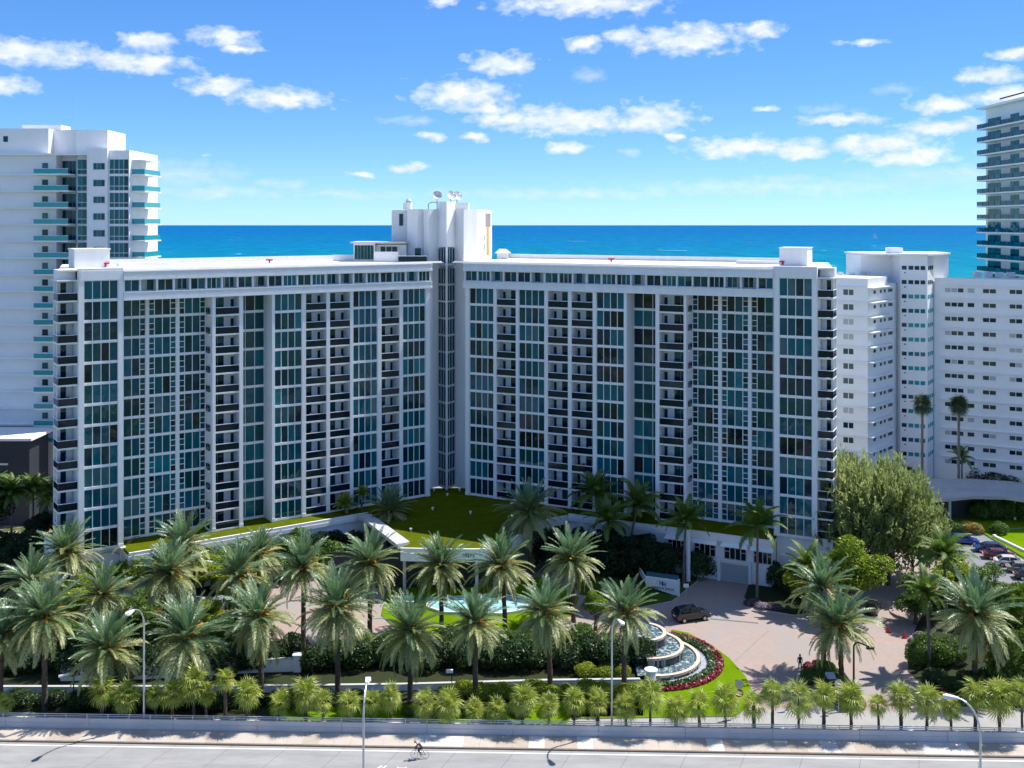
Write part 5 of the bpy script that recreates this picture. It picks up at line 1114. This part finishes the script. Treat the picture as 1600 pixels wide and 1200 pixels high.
# ------------------------------------------------------------------ parking lot on the right
struct(MB().sheet([G(1475,832), G(1530,832), G(1640,900), G(1700,950), G(1620,960), G(1490,870)], .02).build('parking_lot', mat('parking_asphalt', (.20,.205,.215), .9, .1, .8)))
mb = MB()
for i in range(9):
    y0 = 838+i*9.9; xr = 1524+i*16.5; a_ = G(xr-34, y0); b_ = G(xr+4, y0); mb.sheet([(a_.x,a_.y-.07),(b_.x,b_.y-.07),(b_.x,b_.y+.07),(a_.x,a_.y+.07)], .026)
struct(mb.build('parking_lines', M_mark))
bed('parking_lawn', [(1534,832),(1720,815),(1720,905),(1655,905)], M_grass, .1); bed('canopy_verge', [(1440,812),(1530,810),(1720,812),(1720,816),(1530,831),(1470,831)], M_grass, .1)
struct(MB().sheet([G(1390,812), G(1720,812), G(1720,772), G(1390,772)], .015).build('forecourt', mat('forecourt_asphalt', (.13,.135,.145), .9, .1, .5)))
t_ = thing('concrete_beam', 'long white concrete beam lying along the parking lawn edge', 'beam', G(1553,840)); p0, p1 = G(1553,840)-t_.location, G(1640,882)-t_.location
d = (p1-p0).normalized(); n0 = Vector((-d.y,d.x,0))*.18; MB().prism([(q.x,q.y) for q in (p0-n0,p1-n0,p1+n0,p0+n0)], .08, .42).build('beam', M_white, t_); MB().prism([(q.x,q.y) for q in (p0-n0*1.3,p0+d*.3-n0*1.3,p0+d*.3+n0*1.3,p0+n0*1.3)], .08, .5).build('end_block', M_white, t_)
# ------------------------------------------------------------------ cars
M_tyre = mat('tyre_rubber', (.012,.012,.013), .8, 0); M_rim = mat('alloy_rim', (.45,.46,.48), .3, 0, metal=.8); M_cg = glassmat('car_glass', (.01,.014,.018), .8, .03, 0); M_lr = mat('tail_light', (.45,.01,.015), .3, 0); M_lw = mat('head_lamp', (.75,.77,.8), .2, 0)
_cars = {}
def car_parts(kind):
    if kind in _cars: return _cars[kind]
    suv = kind == 'suv'; Lc, W = (4.75,1.92) if suv else (4.65,1.84); hb = 1.08 if suv else .92; hr = 1.70 if suv else 1.42
    prof = [(-2.3,.32),(-2.36,.62),(-2.3,hb-.06),(-2.15,hb),(-.9,hb+.02),(.85,hb+.0),(1.6,hb-.10),(2.2,hb-.24),(2.36,.58),(2.32,.30)] if not suv else [(-2.33,.38),(-2.38,.70),(-2.36,hb-.04),(-2.28,hb+.04),(-.9,hb+.05),(.95,hb+.02),(1.75,hb-.06),(2.22,hb-.2),(2.38,.66),(2.33,.36)]
    ys = [(-1,.0,.06),(-.94,1,.0),(-.5,1,-.02),(0,1,-.03),(.5,1,-.02),(.94,1,.0),(1,.0,.06)]
    body = MB(); rings = []
    for (yy, full, ins) in ys:
        rings.append([(x*(1-(.03 if abs(yy) == 1 else 0)-(.02*abs(yy))), yy*W/2*(1 if z > .5 else .96), z-(ins if z > hb-.3 else -ins*.5)) for x, z in prof])
    n = len(prof); vs = [p for r in rings for p in r]; fs = [(i*n+j, i*n+(j+1) % n, (i+1)*n+(j+1) % n, (i+1)*n+j) for i in range(len(ys)-1) for j in range(n)]+[tuple(range(n)), tuple((len(ys)-1)*n+j for j in range(n))[::-1]]
    body.add(vs, fs)
    gh = [(-2.2,hb),(-1.85,hr-.10),(-1.3,hr),(.2,hr),(.55,hr-.06),(1.25,hb-.02)] if suv else [(-1.9,hb),(-1.25,hr-.06),(-.75,hr),(.1,hr),(.45,hr-.07),(1.3,hb-.02)]
    wl = [(W/2*.93 if z <= hb else W/2*.70) for x, z in gh]
    glass = MB(); k = len(gh); vs = [(x, -w, z) for (x, z), w in zip(gh, wl)]+[(x, w, z) for (x, z), w in zip(gh, wl)]
    glass.add(vs, [(i, i+1, k+i+1, k+i) for i in range(k-1)]+[tuple(range(k))[::-1], tuple(range(k, 2*k))])
    roof = MB(); tp = [p for p in zip(gh, wl) if p[0][1] > hr-.11]; k2 = len(tp)
    vs = [(x, -w*1.01, z+.015) for (x, z), w in tp]+[(x, w*1.01, z+.015) for (x, z), w in tp]; roof.add(vs, [(i, i+1, k2+i+1, k2+i) for i in range(k2-1)])
    for s_ in (-1, 1):
        for (xa, za), (xb, zb) in ((gh[0], gh[1]), (gh[-1], gh[-2]), ((-.35,hb),(-.4,hr-.02))): roof.tube([(xa, s_*W/2*.935, za), (xb, s_*W/2*.71, zb+.01)], .045, 4)
    ty = MB().tube([(0,-.11,0),(0,.11,0)], .34 if suv else .32, 18).mesh('tyre', [M_tyre]); rm = MB().tube([(0,-.115,0),(0,.115,0)], .20, 14).mesh('rim', [M_rim])
    li = MB().box(-2.40,-2.26,-W/2*.92,-W/2*.55,hb-.32,hb-.12).mesh('tail_light', [M_lr]); lh = MB().box(2.16,2.34,-W/2*.9,-W/2*.55,hb-.48,hb-.3).mesh('headlight', [M_lw])
    mi = MB().box(.75,.95,-W/2-.16,-W/2+.02,hb-.02,hb+.14)
    pl_ = MB().box(-2.41,-2.36,-.26,.26,.72,.86).mesh('number_plate', [M_trim])
    _cars[kind] = (body, glass, roof, ty, rm, li, lh, mi, pl_, W); return _cars[kind]
def car(kind, loc, rz, paint, label, group=None):
    body, glass, roof, ty, rm, li, lh, mi, pl_, W = car_parts(kind); t_ = thing('parked_car' if group else 'car', label, 'car', loc, rz, group)
    body.build('body', paint, t_, smooth=False); glass.build('windows', M_cg, t_); roof.build('roof', paint, t_)
    for x in (-1.42, 1.42):
        for s_ in (-1, 1):
            w = link('wheel', ty, t_, (x, s_*W/2*.9, .34 if kind == 'suv' else .32)); link('rim', rm, w)
    for nm, me in (('tail_light', li), ('headlight', lh)):
        link(nm, me, t_); o = link(nm, me, t_); o.scale = (1,-1,1)
    m1 = mi.mesh('mirror', [paint]); link('mirror', m1, t_); o = link('mirror', m1, t_); o.scale = (1,-1,1); link('number_plate', pl_, t_)
    return t_
def paint(n, c): return mat('car_paint_'+n, c, .25, 0, metal=.2, coat=.8)
P_ = G(1080, 968); car('suv', P_, R(18), paint('black', (.018,.015,.016)), 'black SUV with red tail light driving past the garage driveway')
P_ = G(1363, 955); car('sedan', P_, R(60), paint('black2', (.02,.02,.022)), 'dark car in tree shade at the back of the right driveway')
P_ = G(1388, 985)
for i, (x, y, c, nm, lb2) in enumerate(((1505,849,(.01,.06,.30),'blue','bright blue car, farthest of the parked row'),(1546,862,(.008,.03,.16),'navy','dark blue car parked second from the back'),(1562,873,(.16,.012,.025),'maroon','maroon car in the parked row'),(1580,884,(.70,.70,.70),'white','white car in the parked row'),(1600,894,(.30,.25,.20),'tan','tan car in the parked row at the picture edge'),(1612,905,(.02,.02,.022),'black3','black car nearest in the parked row'))):
    car('sedan', G(x, y), R(-12) if i != 1 else R(168), paint(nm, c), lb2 + ' by the lawn', 'cars parked by the lawn')
car('suv', G(1455, 811), R(-4), paint('silverblack', (.035,.035,.04)), 'dark car standing under the entrance canopy')
car('sedan', G(243, 958), R(80), paint('red', (.35,.01,.012)), 'red car half hidden behind the left palms'); car('sedan', G(300, 950), R(85), paint('white2', (.65,.65,.65)), 'white car half hidden right of the red car'); car('sedan', G(345, 948), R(85), paint('grey', (.2,.2,.22)), 'grey car half hidden by the left palms')
# ------------------------------------------------------------------ street lamps
def street_lamp(base, h, arm, label, ax=(-1, 0), bow=2.0):
    t_ = thing('street_lamp', label, 'street lamp', base, 0, 'street lamps along the road'); ax = Vector((ax[0], ax[1], 0)).normalized()
    MB().tube([(0,0,0),(0,0,.4)], .2, 10).build('base', M_metal, t_)
    pts = [Vector((0,0,.3)), Vector((0,0,h-bow))]
    MB().tube(pts, [.115,.085], 10).build('pole', M_metal, t_)
    c = [ax*(arm*(1-math.cos(a)))+Vector((0,0,h-bow+bow*math.sin(a))) for a in [R(90)*k/8 for k in range(9)]]
    MB().tube(c, [.085-.003*k for k in range(9)], 8).build('arm', M_metal, t_)
    e = c[-1]; o = MB().add([(0,-.07,-.05),(0,.07,-.05),(.8,.17,-.12),(.8,-.17,-.12),(0,-.07,.05),(0,.07,.05),(.8,.15,.07),(.8,-.15,.07),(1.0,-.08,-.08),(1.0,.08,-.08),(1.0,.07,.02),(1.0,-.07,.02)], [(0,1,2,3),(4,7,6,5),(0,3,7,4),(1,5,6,2),(3,2,9,8),(7,11,10,6),(3,8,11,7),(2,6,10,9),(8,9,10,11),(0,4,5,1)]).build('lamp_head', mat('lamp_grey', (.70,.71,.72), .5, 0), t_, e-ax*.1, math.atan2(ax.y, ax.x)); o.scale = (1.15,1.5,1.5)
def lampbase(x, y): p = G(x, y); return (p.x, p.y, 0)
street_lamp(lampbase(225, 1138), 12.2, 1.6, 'tall grey street lamp behind the barrier at left', (-.35,-1)); street_lamp(lampbase(956, 1145), 11.6, 1.6, 'tall grey street lamp behind the barrier right of centre', (.35,-1))
Yl = FP*(H-12.2)/(1083-EYE); street_lamp((XA(568,Yl), Yl-.0, 0), 12.2, 1.9, 'street lamp on the near side of the road left of the cyclist', (0,1)); Yl = FP*(H-12.2)/(1098-EYE); street_lamp((XA(1532,Yl), Yl, 0), 12.2, 1.7, 'street lamp with curved arm on the near side at right', (-1,.55), 2.6)
t_ = thing('driveway_lamp', 'black bent driveway lamp post on the entrance island', 'street lamp', G(1334, 1100)); MB().tube([(0,0,0),(0,0,6.0),(.15,0,6.3),(.5,0,6.4),(1.6,0,5.95)], [.12,.10,.10,.10,.09], 8).build('post', M_black, t_); MB().box(1.3,2.1,-.14,.14,5.70,5.85).build('lamp_head', M_black, t_)
# other small posts
t_ = thing('garden_light', 'small white box light on a post before the round green tree', 'lamp', G(1315, 935)); MB().tube([(0,0,0),(0,0,4.1)], .07, 6).build('post', M_metal, t_); MB().box(-.3,.75,-.2,.2,4.0,4.5).build('lamp_head', M_trim, t_)
t_ = thing('garden_flood_light', 'slim dark post with slanted white flood light left of the palms', 'lamp', G(115, 1105)); MB().tube([(0,0,0),(0,0,3.6)], .06, 6).build('post', M_black, t_); MB().tube([(0,0,3.5),(-1.5,0,3.15)], [.08,.16], 6).build('lamp_head', M_trim, t_)
t_ = thing('flood_light', 'white flood light on a dark post among the shrubs between two front palms', 'lamp', G(706, 1088)); MB().tube([(0,0,0),(0,0,2.6)], .06, 6).build('post', M_black, t_); MB().box(-.6,.1,-.15,.15,2.5,2.8).build('lamp_head', M_trim, t_)
# traffic signs
def sign(x, y, h, label, front):
    t_ = thing('traffic_sign', label, 'sign', G(x, y), 0, 'traffic signs'); MB().tube([(0,0,0),(0,0,h)], .045, 6).build('post', M_metal, t_)
    for (z, r, m, bar_) in front:
        MB().tube([(0,-.09,z),(0,-.05,z)], r, 20).build('disc', m, t_)
        if bar_: MB().box(-r*.65, r*.65, -.12, -.09, z-.09, z+.09).build('bar', M_trim, t_)
M_sred = mat('sign_red', (.30,.02,.05), .5, 0)
sign(1155, 1120, 3.7, 'no entry sign below a grey disc on the front lawn', ((3.3,.46,M_metal,False),(2.4,.42,M_sred,True)))
sign(1310, 1112, 3.2, 'grey round sign back beside the entrance island', ((2.9,.42,M_metal,False),)); sign(1237, 1108, 2.6, 'grey round sign back between the small palms at right', ((2.2,.38,M_metal,False),))
t_ = thing('white_post_sign', 'thin post with small white plate on the shaded sign lawn', 'sign', G(1072, 938)); MB().tube([(0,0,0),(0,0,2.1)], .05, 6).build('post', M_metal, t_); MB().box(-.35,.35,-.05,.0,1.7,2.2).build('plate', M_trim, t_)
t_ = thing('parking_kiosk', 'dark ticket kiosk box with pale lid on the entrance island', 'kiosk', G(1298, 1092)); MB().box(-.35,.35,-.4,.4,0,2.3).build('cabinet', M_black, t_); MB().prism([(-.45,-.5),(.45,-.5),(.45,.5),(-.45,.5)], 2.3, [2.35,2.35,2.6,2.6]).build('lid', mat('kiosk_lid', (.30,.36,.42), .4), t_)
for i, (x, y) in enumerate(((1388,988),(1413,997))):
    t_ = thing('red_barrier_stand', 'small red %s on the shaded right driveway' % ('marker cone, left of the two' , 'marker cone, right of the two')[i], 'cone', G(x, y), 0, 'red cones'); MB().box(-.28,.28,-.28,.28,0,.05).build('foot', M_lr, t_); MB().lathe([(.2,.05),(.05,.75),(0,.76)], 12).build('cone', mat('cone_red', (.65,.03,.03), .6, 0), t_)
t_ = thing('roadside_bench', 'white bench with a blue bag behind the small palms', 'bench', G(487, 1108)); MB().box(-1.4,1.4,-.25,.25,.4,.5).build('seat', M_trim, t_)
for x in (-1.1,1.0): MB().box(x,x+.12,-.2,.2,0,.4).build('leg', M_concrete, t_)
tag(MB().lathe([(0,0),(.26,.02),(.30,.2),(.2,.42),(0,.46)], 10).build('blue_bag', mat('blue_cloth', (.05,.18,.28), .8, .2), None, G(487,1108)+Vector((.2,0,.5))), 'rounded blue bag lying on the roadside bench', 'bag')
t_ = thing('small_dark_car_shelter', 'grey utility box among the small palms right of the eighth date palm', 'utility box', G(815, 1120)); MB().box(-.7,.7,-.35,.35,0,.85).build('cabinet', M_metal, t_); MB().box(-.75,.75,-.4,.4,.85,.92).build('lid', M_concrete, t_)
t_.name = 'utility_box'
# driveway speed strip
struct(MB().sheet([G(1110,966), G(1185,973), G(1185,974.5), G(1110,967.6)], .03).build('driveway_strip', M_joint))
# ------------------------------------------------------------------ people
def bands_mat(name, stops):
    m = bpy.data.materials.new(name); t = nt(m); N = t.nodes; L = t.links; b = N['Principled BSDF']; b.inputs['Roughness'].default_value = .8
    tcn = N.new('ShaderNodeTexCoord'); sp = N.new('ShaderNodeSeparateXYZ'); L.new(tcn.outputs['Object'], sp.inputs[0]); mr = N.new('ShaderNodeMapRange'); mr.inputs[2].default_value = 2.0; L.new(sp.outputs[2], mr.inputs[0])
    cr = N.new('ShaderNodeValToRGB'); cr.color_ramp.interpolation = 'CONSTANT'; L.new(mr.outputs[0], cr.inputs[0]); e = cr.color_ramp.elements
    e[0].position = 0; e[0].color = (*stops[0][1], 1); e[1].position = stops[1][0]/2; e[1].color = (*stops[1][1], 1)
    for z, c in stops[2:]: k = e.new(z/2); k.color = (*c, 1)
    L.new(cr.outputs[0], b.inputs['Base Color']); return m
def skinned(name, J, E, Rr, m, parent):
    me = bpy.data.meshes.new(name); keys = list(J); me.from_pydata([J[k] for k in keys], [(keys.index(a), keys.index(b_)) for a, b_ in E], []); me.materials.append(m)
    o = link(name, me, parent); sm = o.modifiers.new('Skin', 'SKIN'); 
    lay = me.skin_vertices[0] if me.skin_vertices else None
    if lay is None:
        bpy.context.view_layer.objects.active = o; o.select_set(True)
        bpy.ops.mesh.customdata_skin_add() if hasattr(bpy.ops.mesh, 'customdata_skin_add') else None; lay = me.skin_vertices[0]
    for i, k in enumerate(keys):
        lay.data[i].radius = (Rr[k],)*2 if not isinstance(Rr[k], tuple) else Rr[k]; lay.data[i].use_root = k == 'pelvis'
    ss = o.modifiers.new('Sub', 'SUBSURF'); ss.levels = 1; ss.render_levels = 1; return o
SKIN = (.42,.24,.16)
ED = [('pelvis','waist'),('waist','chest'),('chest','neck'),('neck','head'),('head','crown'),('pelvis','hipL'),('hipL','kneeL'),('kneeL','ankL'),('ankL','toeL'),('pelvis','hipR'),('hipR','kneeR'),('kneeR','ankR'),('ankR','toeR'),('chest','shL'),('shL','elL'),('elL','wrL'),('wrL','haL'),('chest','shR'),('shR','elR'),('elR','wrR'),('wrR','haR')]
RAD = dict(pelvis=(.17,.13),waist=(.16,.12),chest=(.20,.13),neck=.055,head=.095,crown=.085,hipL=.105,hipR=.105,kneeL=.075,kneeR=.075,ankL=.042,ankR=.042,toeL=.045,toeR=.045,shL=.06,shR=.06,elL=.042,elR=.042,wrL=.032,wrR=.032,haL=.038,haR=.038)
Jw = dict(pelvis=(0,0,.95),waist=(0,0,1.1),chest=(0,.02,1.33),neck=(0,.0,1.5),head=(0,-.02,1.6),crown=(0,-.02,1.69),hipL=(.1,0,.9),kneeL=(.11,-.12,.5),ankL=(.11,-.06,.09),toeL=(.11,-.22,.04),hipR=(-.1,0,.9),kneeR=(-.11,.02,.5),ankR=(-.11,.2,.12),toeR=(-.11,.08,.04),shL=(.2,.02,1.4),elL=(.27,.06,1.12),wrL=(.27,-.06,.9),haL=(.27,-.1,.82),shR=(-.2,.02,1.4),elR=(-.27,.08,1.12),wrR=(-.28,.05,.88),haR=(-.28,.03,.80))
wk = thing('person', 'person in dark green shirt and dark trousers walking on the driveway', 'person', G(1250, 1047)); bodyo = skinned('body', Jw, ED, RAD, bands_mat('walker_clothes', [(0,(.02,.02,.02)),(.1,(.015,.016,.02)),(.98,(.03,.085,.045)),(1.46,SKIN),(1.63,(.02,.015,.012))]), wk)
MB().lathe([(0,.13),(.07,.12),(.105,.05),(.11,-.03),(.085,-.09)], 12).build('hair', mat('dark_hair', (.012,.01,.009), .7, 0), wk, (0,.01,1.65), 0, True)
# cyclist riding to the left
cu_, cv_ = road_v(656, 1185); cb = RP(cu_, cv_, .0045)
bk = thing('bicycle', 'dark road bicycle ridden by the cyclist on the road', 'bicycle', cb, RA+R(180))
for x in (-.52,.52):
    w = MB(); n = 28
    w.tube([(x+.34*math.cos(2*math.pi*k/n), 0, .36+.34*math.sin(2*math.pi*k/n)) for k in range(n+1)], .016, 6, 0, False); wo_ = w.build('wheel', M_tyre, bk)
    sp_ = MB()
    for k in range(10): sp_.tube([(x,0,.36),(x+.33*math.cos(.628*k),0,.36+.33*math.sin(.628*k))], .004, 3)
    sp_.build('spokes', M_rim, wo_)
M_bike = mat('bike_frame', (.03,.03,.035), .4, 0); fmb = MB()
for a_, b_2 in (((-.52,.36),(-.08,.34)),((-.52,.36),(-.18,.88)),((-.08,.34),(-.22,.95)),((-.08,.34),(.36,.88)),((-.18,.86),(.36,.90)),((.36,.92),(.52,.36))): fmb.tube([(a_[0],0,a_[1]),(b_2[0],0,b_2[1])], .02, 6)
fmb.build('frame', M_bike, bk); MB().box(-.36,-.10,-.06,.06,.96,1.0).build('saddle', M_black, bk); MB().tube([(.42,-.22,.98),(.36,-.2,1.0),(.36,.2,1.0),(.42,.22,.98)], .015, 6).tube([(.42,-.22,.98),(.52,-.22,.93),(.46,-.22,.84)], .015, 6).tube([(.42,.22,.98),(.52,.22,.93),(.46,.22,.84)], .015, 6).build('handlebar', M_black, bk); MB().tube([(-.08,-.05,.34),(-.08,.05,.34)], .10, 14).build('chainring', M_rim, bk)
for s_ in (-1,1): MB().box(-.14-.0*s_, -.02, s_*.10-.04, s_*.10+.04, .34-.17*s_-.012, .34-.17*s_+.012).build('pedal', M_black, bk)
cy = thing('person', 'cyclist in black clothes and pink helmet bent over the handlebar', 'person', cb, RA+R(180))
Jc = dict(pelvis=(-.22,0,1.06),waist=(-.10,0,1.20),chest=(.14,0,1.36),neck=(.29,0,1.43),head=(.38,0,1.48),crown=(.43,0,1.54),hipL=(-.20,.10,1.03),kneeL=(.16,.11,.82),ankL=(-.06,.11,.56),toeL=(.06,.11,.53),hipR=(-.20,-.10,1.03),kneeR=(.10,-.11,.68),ankR=(-.10,-.11,.30),toeR=(.03,-.11,.22),shL=(.16,.18,1.36),elL=(.30,.22,1.14),wrL=(.42,.22,1.03),haL=(.47,.22,.99),shR=(.16,-.18,1.36),elR=(.30,-.22,1.14),wrR=(.42,-.22,1.03),haR=(.47,-.22,.99))
RC = dict(RAD); RC.update(pelvis=(.14,.11), waist=(.13,.10), chest=(.15,.11))
skinned('body', Jc, ED, RC, bands_mat('cyclist_clothes', [(0,(.02,.02,.02)),(.28,SKIN),(.72,(.012,.012,.016)),(1.0,(.02,.022,.028)),(1.42,SKIN)]), cy)
h_ = MB().lathe([(0,.13),(.06,.12),(.11,.06),(.125,-.01),(.115,-.04)], 14).build('helmet', mat('helmet_pink', (.45,.10,.16), .4, .1), cy, (.43,0,1.53), 0, True); h_.rotation_euler = (0, R(25), 0)
